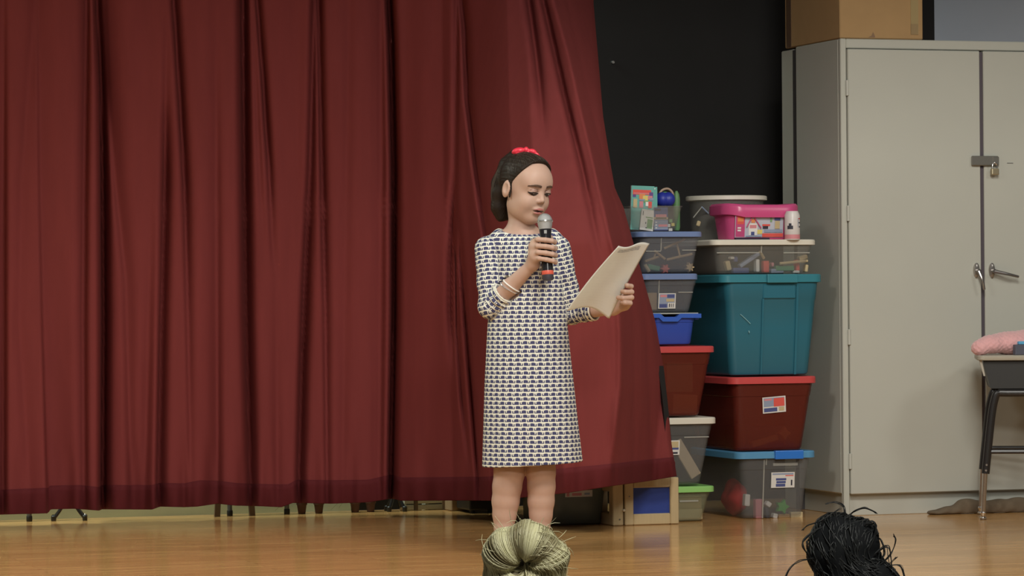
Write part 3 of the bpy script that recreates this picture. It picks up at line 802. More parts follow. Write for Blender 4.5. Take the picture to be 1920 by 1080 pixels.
# sticks in the slate-lidded bin
stick('long pale stick lying topmost in the bin of wooden sticks', (1245, 466), (1284, 448), YL+.05, YL+.05, .005)
stick('short upright stick joining the two long sticks', (1269, 457), (1275, 481), YL+.055, YL+.055, .004)
stick('long pale stick lying low across the bin of sticks', (1250, 487), (1298, 476), YL+.06, YL+.05, .005)
stick('crossed stick slanting down at the left in the stick bin', (1227, 470), (1247, 486), YL+.07, YL+.07, .005)
stick('thin stick leaning at the far left of the stick bin', (1209, 490), (1236, 481), YL+.06, YL+.08, .005)
stick('little stick propped upright at the left of the stick bin', (1230, 473), (1226, 484), YL+.075, YL+.08, .0035)
star('red spiky plastic toy in the bin of wooden sticks', 1246, 504, YL+.06, 10, mm('toy_red', (.60, .12, .09), .5))
star('tan spiky toy at the right of the stick bin', 1292, 501, YL+.06, 10, mm('toy_tan', (.58, .42, .22), .6), n=7)
block('green plastic toy piece in the bin of wooden sticks', (1215, 1238), (497, 507), YL+.06, .03, mm('toy_green', (.07, .25, .12), .5), rot=R(12), name='toy_piece', cat='toy')
stick('yellowish curved toy at the left bottom of the stick bin', (1209, 496), (1217, 509), YL+.05, YL+.05, .007, ink_tan, 'toy_piece', 'toy')
m = MB(); a = W(1195, 549, YL+.05); b = W(1231, 584, YL+.05); m.box((a.x, YL+.04, b_mid['z'][0]+.01), (b.x, YL+.3, a.z), .003)
tag(m.build('cardboard_box', card), 'tan cardboard box inside the clear bin with the square label', 'box')
# wide toy bin
Yw = YR+.03
for (lab, x, y, mt, rot) in [
    ('white upright block in the middle of the shallow toy bin', (1418, 1425), (486, 510), wht_i, 0),
    ('red cylinder block in the shallow toy bin', (1432, 1443), (489, 511), ink_red, 0),
    ('red upright block at the right of the shallow toy bin', (1493, 1500), (487, 508), ink_red, 0),
    ('pale block at the right end of the shallow toy bin', (1510, 1516), (496, 510), ink_tan, R(8)),
    ('white block lying at the right bottom of the shallow bin', (1487, 1500), (507, 512), wht_i, 0),
    ('green flat block in the shallow toy bin', (1455, 1490), (498, 508), mm('toy_green', (.07, .25, .12), .5), 0),
    ('grey slanted block in the shallow toy bin', (1385, 1428), (484, 491), ink_grey, R(-32)),
    ('pale angled block at the left of the shallow toy bin', (1362, 1371), (489, 507), ink_tan, R(-14)),
    ('blue block at the left of the shallow toy bin', (1377, 1384), (481, 491), ink_blue, 0),
    ('small red block in the left half of the shallow bin', (1391, 1397), (493, 500), ink_red, R(10)),
    ('white small block at the upper left of the shallow bin', (1370, 1378), (481, 486), wht_i, 0),
    ('tan short block at the upper right of the shallow bin', (1499, 1515), (479, 487), ink_tan, R(-15)),
    ('bluish flat block on the bottom of the shallow bin', (1446, 1470), (504, 512), ink_grey, 0),
    ('pink block beside the red cylinder in the shallow bin', (1447, 1452), (492, 500), ink_pink, 0),
    ('dark block on the bottom left of the shallow bin', (1375, 1405), (502, 512), ink_blue, 0)]:
    block(lab, x, y, Yw + random.uniform(0, .03), .03, mt, rot)
stick('long pale stick across the right of the shallow toy bin', (1462, 494), (1514, 489), Yw, Yw, .0055, ink_tan)
stick('bent tan stick in the middle of the shallow toy bin', (1425, 472), (1432, 484), Yw, Yw+.02, .006, ink_tan)
# tub contents
block('pale card tilted inside the round clear tub', (1307, 1314), (414, 424), 12.36, .01, ink_tan, R(20), 'card', 'card')
stick('thin wire loop inside the round clear tub', (1300, 408), (1316, 388), 12.34, 12.36, .002, edge_c, 'wire', 'wire')
stick('second thin wire inside the round clear tub', (1316, 388), (1328, 400), 12.34, 12.36, .003, ink_grey, 'wire', 'wire')
# open bin: magazine, ball, wires, green bottle, books, squares
def slab(name, label, cat, px, py, Y0, thick, rects, base, tilt=0):
    inf = dict(root=None, Y=(Y0, 0), z=(0, 1), t=0.0)
    a = W(px[0], py[0], Y0); b = W(px[1], py[1], Y0)
    root = empty(name, ((a.x+b.x)/2, Y0+thick/2, b.z)); tag(root, label, cat)
    m = MB(); c = (a+b)/2; hx, hz = (b.x-a.x)/2, (a.z-b.z)/2
    m.box((-hx, 0, -hz), (hx, thick, hz), .001, Matrix.Translation(Vector((c.x, Y0, c.z))) @ Matrix.Rotation(-tilt, 4, 'Y'))
    m.build('pages', paper_w, root)
    inf['root'] = root
    sticker(inf, px, py, rects, name='printed_cover', tilt=tilt, base=base, proud=.0015)
    return root
teal_i = mm('ink_teal', (.14, .42, .38), .6); pur_i = mm('ink_purple', (.13, .07, .26), .6)
slab('magazine', 'colourful magazine with teal cover standing in the open bin', 'magazine', (1182.5, 1226), (348.5, 431), YL+.05, .008,
    [(.06, .09, .86, .2, ink_red), (.1, .16, .8, .18, ink_pink), (.06, .2, .2, .26, pur_i), (.78, .14, .95, .26, pur_i), (.34, .18, .6, .3, org_i), (.5, .22, .72, .33, yel_i), (.72, .22, .92, .31, ink_pink), (.34, .3, .6, .34, ink_grey), (.55, .33, .76, .38, grn_i), (.8, .27, .96, .33, ink_grey), (.35, .35, .52, .5, ink_pink), (.74, .35, .9, .5, ink_red), (.62, .36, .74, .46, wht_i), (.08, .3, .25, .5, ink_tan)], teal_i, tilt=R(-2))
slab('magazine', 'second magazine peeping out behind the teal-covered one', 'magazine', (1196, 1232.5), (350.5, 425), YL+.062, .008, [(.6, .03, .9, .06, wht_i)], teal_i)
slab('book', 'white curled booklet with small black print inside the open bin', 'book', (1201, 1226), (393, 432), YL+.03, .006, [(.1, .1, .16, .3, ink_dark), (.35, .35, .9, .4, grn_i), (.5, .45, .9, .9, grn_i), (.36, .6, .42, .7, ink_dark), (.4, .85, .5, .9, ink_dark)], wht_i, tilt=R(-7))
slab('book', 'blue and cream printed box cover inside the open bin', 'book', (1226, 1252), (389, 432), YL+.028, .006, [(.05, .05, .5, .15, ink_dark), (.1, .3, .9, .42, ink_pink), (.0, .42, 1, .52, ink_tan), (.1, .44, .9, .49, ink_dark), (0, .55, 1, .96, ink_grey), (.08, .62, .2, .67, wht_i), (.08, .74, .2, .79, wht_i), (.08, .86, .2, .91, wht_i), (.3, .74, .95, .84, ink_pink)], ink_blue)
for lab, x, y, mt in (('white square tile in the open bin', (1250.5, 1257), (420, 426), wht_i), ('yellow square tile in the open bin', (1259, 1265), (418, 424), yel_i), ('pale square tile at the bottom of the open bin', (1254, 1261), (428, 433), wht_i), ('green square tile in the open bin', (1255, 1261), (411, 417), grn_i)):
    block(lab, x, y, YL+.03, .006, mt, 0, 'square_tile', 'tile', .001)
s = SDF((-.06, -.06, -.06), (.06, .06, .06), .0035)
s.ell((-.010, 0, 0), (.026, .03, .028), .002); s.ell((.014, -.002, 0), (.026, .03, .028), .002)
v, f = s.mesh(); c = W(1246, 374, YL+.10); fast('toy_ball', v+np.array(c), f, mm('ball_blue', (.02, .035, .32), .45)); o = bpy.data.objects['toy_ball']; tag(o, 'dark blue squashy ball on top of the open bin', 'ball')
m = MB(); m.tube([W(1234, 372, YL+.12), W(1240, 358, YL+.12), W(1252, 354, YL+.12), W(1261, 362, YL+.12), W(1262, 380, YL+.12)], .0045, 8, sub=6)
tag(m.build('looped_cord', mm('wire_tan', (.42, .30, .22), .6)), 'tan looped cord arching over the blue ball', 'cord')
m = MB(); m.tube([W(1236, 366, YL+.135), W(1246, 362, YL+.13), W(1254, 366, YL+.13), W(1256, 380, YL+.13)], .006, 8, sub=5)
tag(m.build('looped_cord', mm('cord_green', (.06, .22, .10), .6)), 'green cord looped behind the blue ball', 'cord')
pb = W(1269, 432, YL+.14); m = MB(); hgt = W(1269, 358, YL+.14).z - pb.z
m.lathe([(.010, 0), (.013, .01), (.013, hgt*.8), (.010, hgt*.92), (.004, hgt)], pb, seg=16)
tag(m.build('green_bottle', mm('bottle_green', (.11, .24, .10), .5)), 'narrow green felt shape standing at the right of the open bin', 'toy')
# red crumpled bag in the blue-lidded bin
s = SDF((-.10, -.11, -.02), (.10, .11, .17), .006)
s.ell((0, 0, .055), (.040, .085, .066), .01); s.ell((.01, .03, .09), (.026, .05, .034), .02); s.ell((-.005, -.05, .05), (.03, .03, .05), .02)
v, f = s.mesh(); v = v + .004*np.sin(v[:, [2, 0, 1]]*90); c = WF(1388, 975)
c = Vector((b_blue['Xb'][0]+.047, YR+.235, .014))
tag(fast('red_cloth_bag', v+np.array(c), f, mm('red_cloth', (.62, .03, .03), .7)), 'crumpled red cloth bag inside the blue-lidded bin', 'bag')
for lab, x, y, mt, rot, nm, ct in [
    ('white card tag beside the red cloth bag', (1397, 1407), (927, 949), wht_i, R(4), 'card', 'card'),
    ('pinkish red block standing in the blue-lidded bin', (1417, 1431), (936, 972), ink_pink, 0, 'toy_block', 'block'),
    ('white curved toy piece beside the green toy', (1437, 1447), (941, 950), wht_i, R(35), 'toy_piece', 'toy'),
    ('pale small toy at the bottom of the blue-lidded bin', (1450, 1459), (963, 972), wht_i, R(15), 'toy_piece', 'toy'),
    ('cream block in the right corner of the blue-lidded bin', (1483, 1506), (960, 972), ink_tan, 0, 'toy_block', 'block'),
    ('dark thin toy upright beside the white curved piece', (1436, 1443), (952, 972), ink_dark, R(-8), 'toy_piece', 'toy'),
    ('brown flat toy on the bottom of the blue-lidded bin', (1460, 1482), (964, 972), card, 0, 'toy_piece', 'toy')]:
    block(lab, x, y, YR+.035, .03, mt, rot, nm, ct)
star('bright green plastic toy in the blue-lidded bin', 1466, 950, YR+.035, 15, mm('toy_bright_green', (.07, .36, .06), .45), n=5)
# wooden board in the tall clear bin
a = W(1268, 828, YL+.03); b = W(1306, 893, YL+.03); d = (b-a); L_ = d.length; ang = math.atan2(-d.z, d.x)
m = MB(); m.box((0, 0, -.022), (L_, .012, .022), .002, Matrix.Translation(a) @ Matrix.Rotation(ang, 4, 'Y'))
tag(m.build('wooden_board', mm('pale_board', (.52, .42, .28), .6, noise=.1, nscale=20, stretch=(1, 1, 6))), 'pale wooden board slanting inside the tall clear bin', 'board')
# things inside red bins
block('dark book shape inside the red bin under the teal tub', (1395, 1470), (800, 842), YR+.12, .2, ink_dark, 0, 'book', 'book')
star('orange toy figure showing through the red bin under the teal tub', 1470, 812, YR+.055, 14, org_i, n=4)
block('orange flat toy showing low in the red bin beneath the teal tub', (1410, 1460), (822, 832), YR+.05, .03, org_i, R(-14), 'toy_piece', 'toy')
block('orange box showing low inside the red bin under the blue tray', (1262, 1308), (740, 776), YL+.05, .2, org_i, R(3), 'toy_box', 'box')
block('brown box showing high inside the red bin under the blue tray', (1250, 1300), (680, 735), YL+.05, .2, card, 0, 'toy_box', 'box')
block('pale folded paper inside the lime-lidded bin', (1262, 1318), (955, 974), YL+.06, .2, ink_tan, 0, 'paper_stack', 'paper')
block('brown folder inside the lime-lidded bin', (1262, 1316), (932, 954), YL+.06, .2, card, 0, 'paper_folder', 'folder')

# ---- hinged wooden frame with a blue panel
WY = 11.885
pine = mm('pine', (.52, .40, .22), .55, noise=.12, nscale=10, stretch=(8, 8, 1))
blue_pan = mm('blue_panel', (.022, .05, .26), .5, noise=.15, nscale=25)
x0_, x1_ = W(1172, 940, WY).x, W(1273, 940, WY).x; zt_ = W(1225, 896, WY).z
wf = empty('folding_screen', ((x0_+x1_)/2, WY+.02, 0)); tag(wf, 'pine wood folding frame with a blue panel under the curtain hem', 'screen')
st = 15.5/459; rl = 20/490
for a_, b_ in ((x0_, x0_+st), (x1_-st, x1_)):
    m = MB(); m.box((a_, WY, 0.001), (b_, WY+.035, zt_), .003); m.build('stile', pine, wf)
for a_, b_ in ((0.001, W(1225, 963, WY).z), (W(1225, 914, WY).z, zt_)):
    m = MB(); m.box((x0_+st, WY+.001, a_), (x1_-st, WY+.034, b_), .003); m.build('rail', pine, wf)
m = MB(); m.box((x0_+st-.004, WY+.012, .03), (x1_-st+.004, WY+.022, zt_-.03), 0); m.build('panel', blue_pan, wf)
for (px_, py_) in ((1180, 931),):
    p = W(px_, py_, WY); m = MB(); m.lathe([(.003, -.001), (.003, .003)], p, (0, 1, 0), 10); m.build('screw', dkmetal, wf)
# the second leaf, folded back
xs = x0_-.012
leaf = []
dirv = Vector((-.05, 1, 0)).normalized(); nrm = Vector((1, .05, 0)).normalized()
o_ = Vector((W(1168, 970, WY+.01).x, WY+.004, 0))
def leafbox(s0, s1, z0, z1, t0=-.038, t1=0, name='stile'):
    m = MB(); mt_ = Matrix((( dirv.x, nrm.x, 0, o_.x), (dirv.y, nrm.y, 0, o_.y), (0, 0, 1, 0), (0, 0, 0, 1)))
    m.box((s0, t0, z0), (s1, t1, z1), .003, mt_); m.build(name, pine, wf)
leafbox(0, .04, .001, zt_-.004, -.042); leafbox(.15, .19, .001, zt_-.004)
leafbox(.04, .15, .001, .045, name='rail'); leafbox(.04, .15, zt_-.05, zt_-.004, name='rail')
p = W(1170, 957, WY-.004); m = MB(); m.lathe([(.002, -.006), (.005, -.003), (.005, .003), (.002, .006)], p, (1, 0, 0), 10); m.build('hinge_pin', mm('bead', (.65, .55, .38), .5), wf)
p = W(1162, 974, WY+.002); m = MB(); m.lathe([(.003, -.003), (.003, .01)], p, (0, 1, 0), 10); m.build('screw', dkmetal, wf)

# ---- clear bin under the curtain behind the girl's legs
b_und = make_bin('clear_floor_bin', 'grey-green clear bin showing under the hem behind the girl', (1038, 1140), (1042, 1133), 880, 984, 11.99, .42, clear('grey_clear_plastic', (.20, .23, .20), .62), dict(x=(1034, 1146), y=(870, 880), mat=blue_l), zbase=0.0)
sticker(b_und, (1060, 1111), (920, 931), [(.05, .3, .15, .9, ink_pink), (.25, .4, .6, .8, ink_pink), (.7, .4, .9, .7, ink_grey)])
block('lime plastic toy in the floor bin behind the girl', (1084, 1117), (972, 978), 12.02, .03, mm('toy_lime', (.42, .55, .10), .5), 0, 'toy_piece', 'toy')
block('red small toy in the floor bin behind the girl', (1049, 1062), (975, 981), 12.02, .03, ink_red, 0, 'toy_piece', 'toy')
stick('yellow thin stick in the floor bin behind the girl', (1047, 956), (1063, 955), 12.02, 12.02, .003, yel_i)

# ================================================================== SCHOOL DESK ON THE RIGHT
DY0, DY1 = 11.62, 11.98
def D(px, py, Y=DY0): return W(px, py, Y)
dk_top = mm('desk_top', (.42, .39, .32), .45, noise=.08, nscale=20); blk = mm('black_plastic', (.018, .018, .017), .45); blkm = mm('black_enamel', (.02, .019, .019), .3)
dx0 = D(1833, 670).x; zdt = D(1880, 666).z; zdb = D(1880, 675).z; dx1 = dx0+.50
desk = empty('school_desk', (D(1843.5, 968).x, DY0, 0)); tag(desk, 'small school desk with black book tray before the cabinet', 'desk')
m = MB(); m.rings([rrect(dx0+.002, dx1-.002, DY0-.022, DY1, .03, zdb), rrect(dx0, dx1, DY0-.024, DY1, .03, zdb+.003), rrect(dx0, dx1, DY0-.024, DY1, .03, zdt-.003), rrect(dx0+.004, dx1-.004, DY0-.02, DY1-.004, .03, zdt)])
m.build('desktop', dk_top, desk)
tx = [D(1843, 676).x, D(1855, 728).x]; zt2 = D(1880, 728).z
m = MB()
fr = [Vector((tx[0], DY0, zdb)), Vector((dx1-.03, DY0, zdb)), Vector((dx1-.08, DY0, zt2)), Vector((tx[1]+.004, DY0, zt2)), Vector((tx[1], DY0, zt2+.006))]
m.rings([fr, [p+Vector((0, DY1-DY0-.03, 0)) for p in fr]], smooth=False); m.build('book_tray', blk, desk)
m = MB(); a = D(1836.5, 676); b = D(1846, 705)
m.rings([[a+Vector((0, .0, 0)), a+Vector((.010, 0, 0)), a+Vector((.010, .05, 0)), a+Vector((0, .05, 0))], [b+Vector((-.004, 0, 0)), b+Vector((.002, 0, 0)), b+Vector((.002, .05, 0)), b+Vector((-.004, .05, 0))]], smooth=False); m.build('bracket', dk_top, desk)
for yy, nm in ((DY0+.01, 'near'), (DY1-.04, 'far')):
    off = Vector((0, yy-DY0, 0))
    p1, p2, p3, p4 = D(1847.5, 888)+off, D(1857, 785)+off, D(1863, 748)+off, D(1884, 736)+off
    pr = Vector((dx1-.06, yy, p4.z))
    pts = [p1, p2, p3.lerp(p2, .1), (p3+p4)/2+Vector((-.012, 0, .010)), p4, pr]
    w_ = dx1-(p1.x-dx0)
    mir = lambda p: Vector((dx0+dx1+.0-p.x+.0, p.y, p.z))
    m = MB(); m.tube([p1, p2, p3, (p3+p4)/2+Vector((-.010, 0, .012)), p4, mir(p4), mir((p3+p4)/2+Vector((-.010, 0, .012))), mir(p3), mir(p2), mir(p1)], .0155, 12, sub=4); lf = m.build('leg_frame', blkm, desk)
    for g in (lambda p: p, mir):
        bot = D(1843.5, 968)+off; bot.z = .018
        m = MB(); m.tube([g(p1)+Vector((0, 0, .03)), g(bot)], [.0105, .0085], 10); lg = m.build('leg', chrome, desk)
        m = MB(); m.lathe([(.009, 0), (.014, .002), (.014, .008), (.009, .012), (.009, .022), (.011, .026), (.008, .032)], (g(bot).x, bot.y, 0), seg=14); m.build('foot', chrome, lg)
        if nm == 'near':
            for q in (.06, .16):
                pp = g(p1).lerp(g(p2), q); m = MB(); m.lathe([(.004, -.0175), (.004, -.014)], pp, (0, 1, 0), 10); m.build('bolt', chrome, lf)
    c1 = D(1853, 847)+off
    m = MB(); m.tube([c1, mir(c1)], .0085, 8); m.build('crossbar', blkm, desk)
desk.rotation_euler.z = R(-24)
# pink plush toy and grey box on the desk
z0 = zdt
c = Vector((D(1895, 668).x, DY0+.10, z0))
s = SDF((-.16, -.12, -.01), (.22, .14, .14), .004)
s.ell((.06, 0, .044), (.115, .075, .045), .02); s.ell((-.095, -.03, .028), (.032, .034, .029), .012); s.ell((-.045, -.02, .04), (.05, .05, .035), .02); s.ell((.13, .0, .055), (.06, .06, .04), .02)
v, f = s.mesh(); v[:, 2] = np.maximum(v[:, 2], 0); v = v + .0016*np.sin(v[:, [1, 2, 0]]*330)*np.sin(v[:, [2, 0, 1]]*270)
plush = fast('plush_toy', v+np.array(c), f, mm('pink_plush', (.78, .42, .42), .95, noise=.12, nscale=60, bump=.8, bscale=160, sheen=.5)); tag(plush, 'pale pink plush toy lying on the school desk', 'plush toy')
a = D(1901.5, 646, DY0+.0); bx = a.x
tb = empty('pencil_box', (bx+.04, DY0+.015, z0)); tag(tb, 'small dark grey box with blue top on the desk corner', 'box')
m = MB(); m.box((bx, DY0-.012, z0+.0005), (bx+.085, DY0+.012, a.z), .002); m.build('box_body', mm('slate_box', (.10, .10, .13), .5), tb)
m = MB(); m.box((bx+.017, DY0-.008, a.z), (bx+.08, DY0+.01, a.z+.012), .002); m.build('box_top', mm('bright_blue', (.12, .42, .68), .5), tb)
# low lumpy brown mound along the cabinet base
s = SDF((-.16, -.05, -.01), (.45, .06, .09), .005)
for x_, r_, h_ in ((-.10, .03, .014), (-.04, .045, .026), (.03, .05, .050), (.10, .05, .042), (.17, .05, .046), (.25, .055, .050), (.33, .05, .046)):
    s.ell((x_, 0, h_*.45), (r_*1.25, .028, h_*.72), .012)
v, f = s.mesh(); v[:, 2] = np.maximum(v[:, 2], 0.0); v = v + .003*np.sin(v[:, [2, 0, 1]]*110)*np.sin(v[:, [0, 2, 1]]*60); v[:, 2] = np.maximum(v[:, 2], 0)
c = WF(1800, 966); c.y = 11.985
bun = fast('brown_mound', v+np.array((W(1800, 966, 11.985).x, 11.985, 0)), f, mm('mound_brown', (.13, .095, .06), .9, noise=.25, nscale=30)); tag(bun, 'low lumpy brown mound along the cabinet base', 'cloth')
def strand_mesh(paths, seg=5):
    V, Fc, at = [], [], []
    for pts, rad, rnd in paths:
        m = len(pts); base = len(V); prev = None
        for i, p in enumerate(pts):
            t = (pts[min(i+1, m-1)]-pts[max(i-1, 0)]).normalized()
            if prev is None: prev = t.orthogonal().normalized()
            prev = (prev-t*prev.dot(t)).normalized(); q = t.cross(prev)
            r_ = rad*(1 if 0 < i < m-1 else .5)
            for k in range(seg):
                a = 2*math.pi*k/seg; V.append(p+(prev*math.cos(a)+q*math.sin(a))*r_); at.append(rnd)
        for i in range(m-1):
            for k in range(seg):
                k2 = (k+1) % seg; Fc.append((base+i*seg+k, base+i*seg+k2, base+(i+1)*seg+k2, base+(i+1)*seg+k))
    return V, Fc, at
def hair_mat(name, ca, cb, rough=.45):
    m = mat(name, ca, rough, spec=.5); nt = m.node_tree; b = nt.nodes['Principled BSDF']
    a = nt.nodes.new('ShaderNodeAttribute'); a.attribute_name = 'tone'
    mx = nt.nodes.new('ShaderNodeMix'); mx.data_type = 'RGBA'; mx.inputs[6].default_value = (*ca, 1); mx.inputs[7].default_value = (*cb, 1)
    nt.links.new(a.outputs['Fac'], mx.inputs[0]); nt.links.new(mx.outputs[2], b.inputs['Base Color'])
    return m
def hair_obj(name, paths, mt, parent, seg=5):
    V, Fc, at = strand_mesh(paths, seg)
    o = raw(name, V, Fc, mt, parent)
    l = o.data.attributes.new('tone', 'FLOAT', 'POINT'); l.data.foreach_set('value', np.array(at, dtype=np.float32))
    return o
# ================================================================== THE GIRL
GO = WF(985, 1040); GZ = GO.dot(f0)
def G(px, py, d=0.0):
    P = WD(px, py, GZ+d) - GO
    return np.array((P.dot(r0), P.dot(f0), P.z))
Am = np.array((tuple(r0), tuple(f0), (0, 0, 1)))        # rows: local axes in world
def toW(v): return np.asarray(v) @ Am + np.array(GO)
def gW(p): return Vector(toW(np.asarray(p)[None])[0])
skin = mat('skin', (.50, .325, .25), .5, sss=.12, noise=.05, nscale=30, spec=.35)
HC = G(986, 351, -.01)
HR = Matrix.Rotation(R(3), 3, 'Y') @ Matrix.Rotation(R(39), 3, 'Z') @ Matrix.Rotation(R(13), 3, 'X')
HRn = np.array(HR)
def Hd(p): return HC + HRn @ np.array(p, float)
B = SDF((-.20, -.20, .0), (.40, .14, 1.36), .0026)
def he(c, r, k=.012, mode='add'): B.ell(Hd(c), r, k, HR, mode)
# head
he((0, .014, .028), (.071, .088, .080), .01)
he((0, -.030, -.028), (.057, .058, .076), .03)
he((0, -.052, -.090), (.028, .028, .022), .028)
for sx in (-1, 1):
    he((sx*.031, -.058, -.038), (.022, .022, .022), .02)
    he((sx*.034, -.012, -.066), (.020, .042, .028), .03)
he((0, -.066, .024), (.046, .018, .020), .025); he((0, -.040, .044), (.055, .041, .038), .03)
for sx in (-1, 1): he((sx*.030, -.092, .003), (.017, .014, .010), .012, 'sub')
for sx in (-1, 1): he((sx*.030, -.0735, .002), (.0155, .0125, .0105), .004)
B.cone(Hd((0, -.080, .008)), Hd((0, -.0955, -.023)), .005, .0085, .012)
for sx in (-1, 1): he((sx*.0085, -.088, -.028), (.0065, .008, .006), .006)
he((0, -.084, -.055), (.021, .010, .007), .008); he((0, -.083, -.067), (.017, .010, .007), .008)
he((0, -.098, -.061), (.017, .016, .0022), .003, 'sub')
for sx in (-1, 1):
    he((sx*.073, .010, -.012), (.009, .018, .029), .006)
    he((sx*.083, .006, -.008), (.008, .011, .018), .003, 'sub')
# neck and torso core
B.cone(Hd((0, .026, -.065)), G(977, 432, .014), .036, .037, .014)
B.cone(G(977, 432, .014), G(978, 460, .012), .037, .055, .02)
B.cone(G(937, 455, .01), G(1030, 455, .01), .028, .028, .03); B.cone(G(976, 430, .014), G(942, 450, .012), .034, .024, .02); B.cone(G(976, 430, .014), G(1018, 450, .012), .034, .024, .02)
B.cone(G(982, 480, .01), G(985, 760, .01), .07, .085, .03)
# her right arm, holding the microphone
SR, ER, WR = G(922, 472, .008), G(921, 574, -.03), G(1000, 494, -.125)
B.cone(SR, ER, .030, .028, .01); B.cone(ER, ER*.55+WR*.45, .031, .028, .01); B.cone(ER*.55+WR*.45, WR, .028, .0185, .01)
MT, MBt = G(1021.5, 414, -.135), G(1027.5, 524, -.155)          # mic ball centre, mic tail
mdir = (MBt-MT)/np.linalg.norm(MBt-MT)
def mic(t, ang, r_):            # t metres below the ball centre, angle: 180 left, 270 to the camera, 0 right
    a = R(ang); return MT + mdir*t + np.array((math.cos(a), math.sin(a), 0))*r_
for i, (t0, t1) in enumerate(((.064, .062), (.085, .084), (.106, .106), (.1265, .128))):
    rr_ = (.0086, .0088, .0086, .0078)[i]
    kr = (.036, .0395, .039, .035)[i]; en = (0, 22, 12, -14)[i]
    P = [mic(t0+.002, 184, kr), mic(t0-.002, 222, kr-.001), mic((t0+t1)/2+.001, 266, .032), mic(t1+.005, 310, .0300), mic(t1+.008, 345+en*.4, .029), mic(t1+.010, 360+en, .028)]
    for a, b in zip(P[:-1], P[1:]): B.cone(a, b, rr_, rr_*.97, .0022)
B.ell((mic(.088, 178, .036)+mic(.112, 178, .036))/2, (.014, .020, .036), .010)
B.cone(mic(.085, 170, .040), WR, .019, .0185, .014); B.cone(mic(.118, 180, .040), WR, .017, .0185, .014)
for a, b in ((mic(.105, 160, .040), mic(.085, 130, .034)), (mic(.085, 130, .034), mic(.066, 95, .030)), (mic(.066, 95, .030), mic(.055, 55, .028))): B.cone(a, b, .0105, .0088, .004)
# her left arm and the hand on the paper
SL, EL, WL = G(1040, 472, .01), G(1072, 586, .03), G(1150, 578, -.075)
B.cone(SL, EL, .030, .028, .01); B.cone(EL, WL, .030, .0195, .01)
PK = [G(1180, 537, -.125), G(1183, 548, -.127), G(1183, 559, -.129), G(1180, 570, -.130)]
tips = [(1172, 534.5), (1164, 546.5), (1156, 558), (1163, 567)]
for i in range(4):
    k0 = PK[i]; mid = G(1184.5-(i == 3)*3-(i == 0)*1, 537+i*10.5, -.152); tp1 = G((tips[i][0]+1180)/2, tips[i][1]+1, -.166); tp2 = G(tips[i][0]+3, tips[i][1], -.160)
    for a, b, ra, rb in ((k0, mid, .0088, .0084), (mid, tp1, .0084, .008), (tp1, tp2, .008, .0072)): B.cone(a, b, ra, rb, .0022)
B.ell(G(1171, 560, -.108), (.018, .017, .030), .010)
B.cone(G(1172, 572, -.108), WL, .018, .0195, .014); B.cone(G(1170, 556, -.105), WL, .017, .0195, .014)
for a, b in ((G(1163, 572, -.098), G(1160, 556, -.092)), (G(1160, 556, -.092), G(1158, 543, -.096))): B.cone(a, b, .0105, .0085, .004)
# legs
for pts in ([(958, 760, .052, .0), (955, 850, .053, 0), (955, 885, .0495, -.004), (951, 912, .0470, .0), (948, 940, .0442, .005), (946, 965, .038, .006), (945, 990, .0315, .005), (944, 1018, .0275, .004), (943, 1031, .030, .002)],
            [(1012, 760, .052, .0), (1013, 850, .050, 0), (1014.5, 885, .0465, -.004), (1015, 912, .0448, .0), (1014.5, 940, .0425, .005), (1014, 965, .037, .006), (1013, 990, .0305, .005), (1013, 1018, .027, .004), (1013, 1031, .029, .002)]):
    B.chain([G(p[0], p[1], p[3]) for p in pts], [p[2] for p in pts], .012)
for px_, dx in ((943, .01), (1013, .03)):
    a = G(px_, 1036, .0); a[2] = .022; b = a + np.array((dx, -.095, -.004)); B.cone(a, b, .026, .021, .02); B.cone(b, b+np.array((dx*.4, -.035, 0)), .021, .014, .02)
bv, bf = B.mesh()
girl = fast('person', toW(bv), bf, skin, base=GO)
tag(girl, 'girl in a navy-and-white patterned dress reading into a microphone', 'person')

# ---- face details laid on the surface
def surf(x, z, off=.0012):
    for k in range(160):
        y = -.135 + k*.0008
        if B.at(Hd((x, y, z))) < 0: return Hd((x, y-.0008-off, z))
    return Hd((x, -.08, z))
def strip(name, pts, mt, rows=4, off=.0012):
    """pts: (x, z, half height) along the strip"""
    V, Fc = [], []
    for x, z, h in pts:
        for q in range(rows+1): V.append(toW(surf(x, z-h+2*h*q/rows, off)[None])[0])
    n = rows+1
    for i in range(len(pts)-1):
        for q in range(rows): Fc.append((i*n+q, (i+1)*n+q, (i+1)*n+q+1, i*n+q+1))
    return raw(name, V, Fc, mt, girl)
lipm = mat('lips', (.45, .17, .15), .4, spec=.5); browm = mm('brow', (.10, .055, .035), .8); lashm = mm('lash', (.035, .022, .018), .7); mouthm = mm('mouth_dark', (.10, .03, .028), .6)
ln = np.linspace(-1, 1, 11)
strip('upper_lip', [(.022*t, -.0555+.0022*(1-t*t), .0034*(1-abs(t)**1.6)+.0005) for t in ln], lipm)
strip('lower_lip', [(.019*t, -.0672-.0006*(1-t*t), .0042*(1-abs(t)**1.8)+.0005) for t in ln], lipm)
strip('mouth_line', [(.0215*t, -.0608, .0027*(1-abs(t)**2)+.0006) for t in ln], mouthm, off=.0016)
tth = mm('teeth', (.75, .70, .62), .4)
strip('teeth', [(.011*t, -.0597, .0011) for t in np.linspace(-1, 1, 7)], tth, 2, .002)
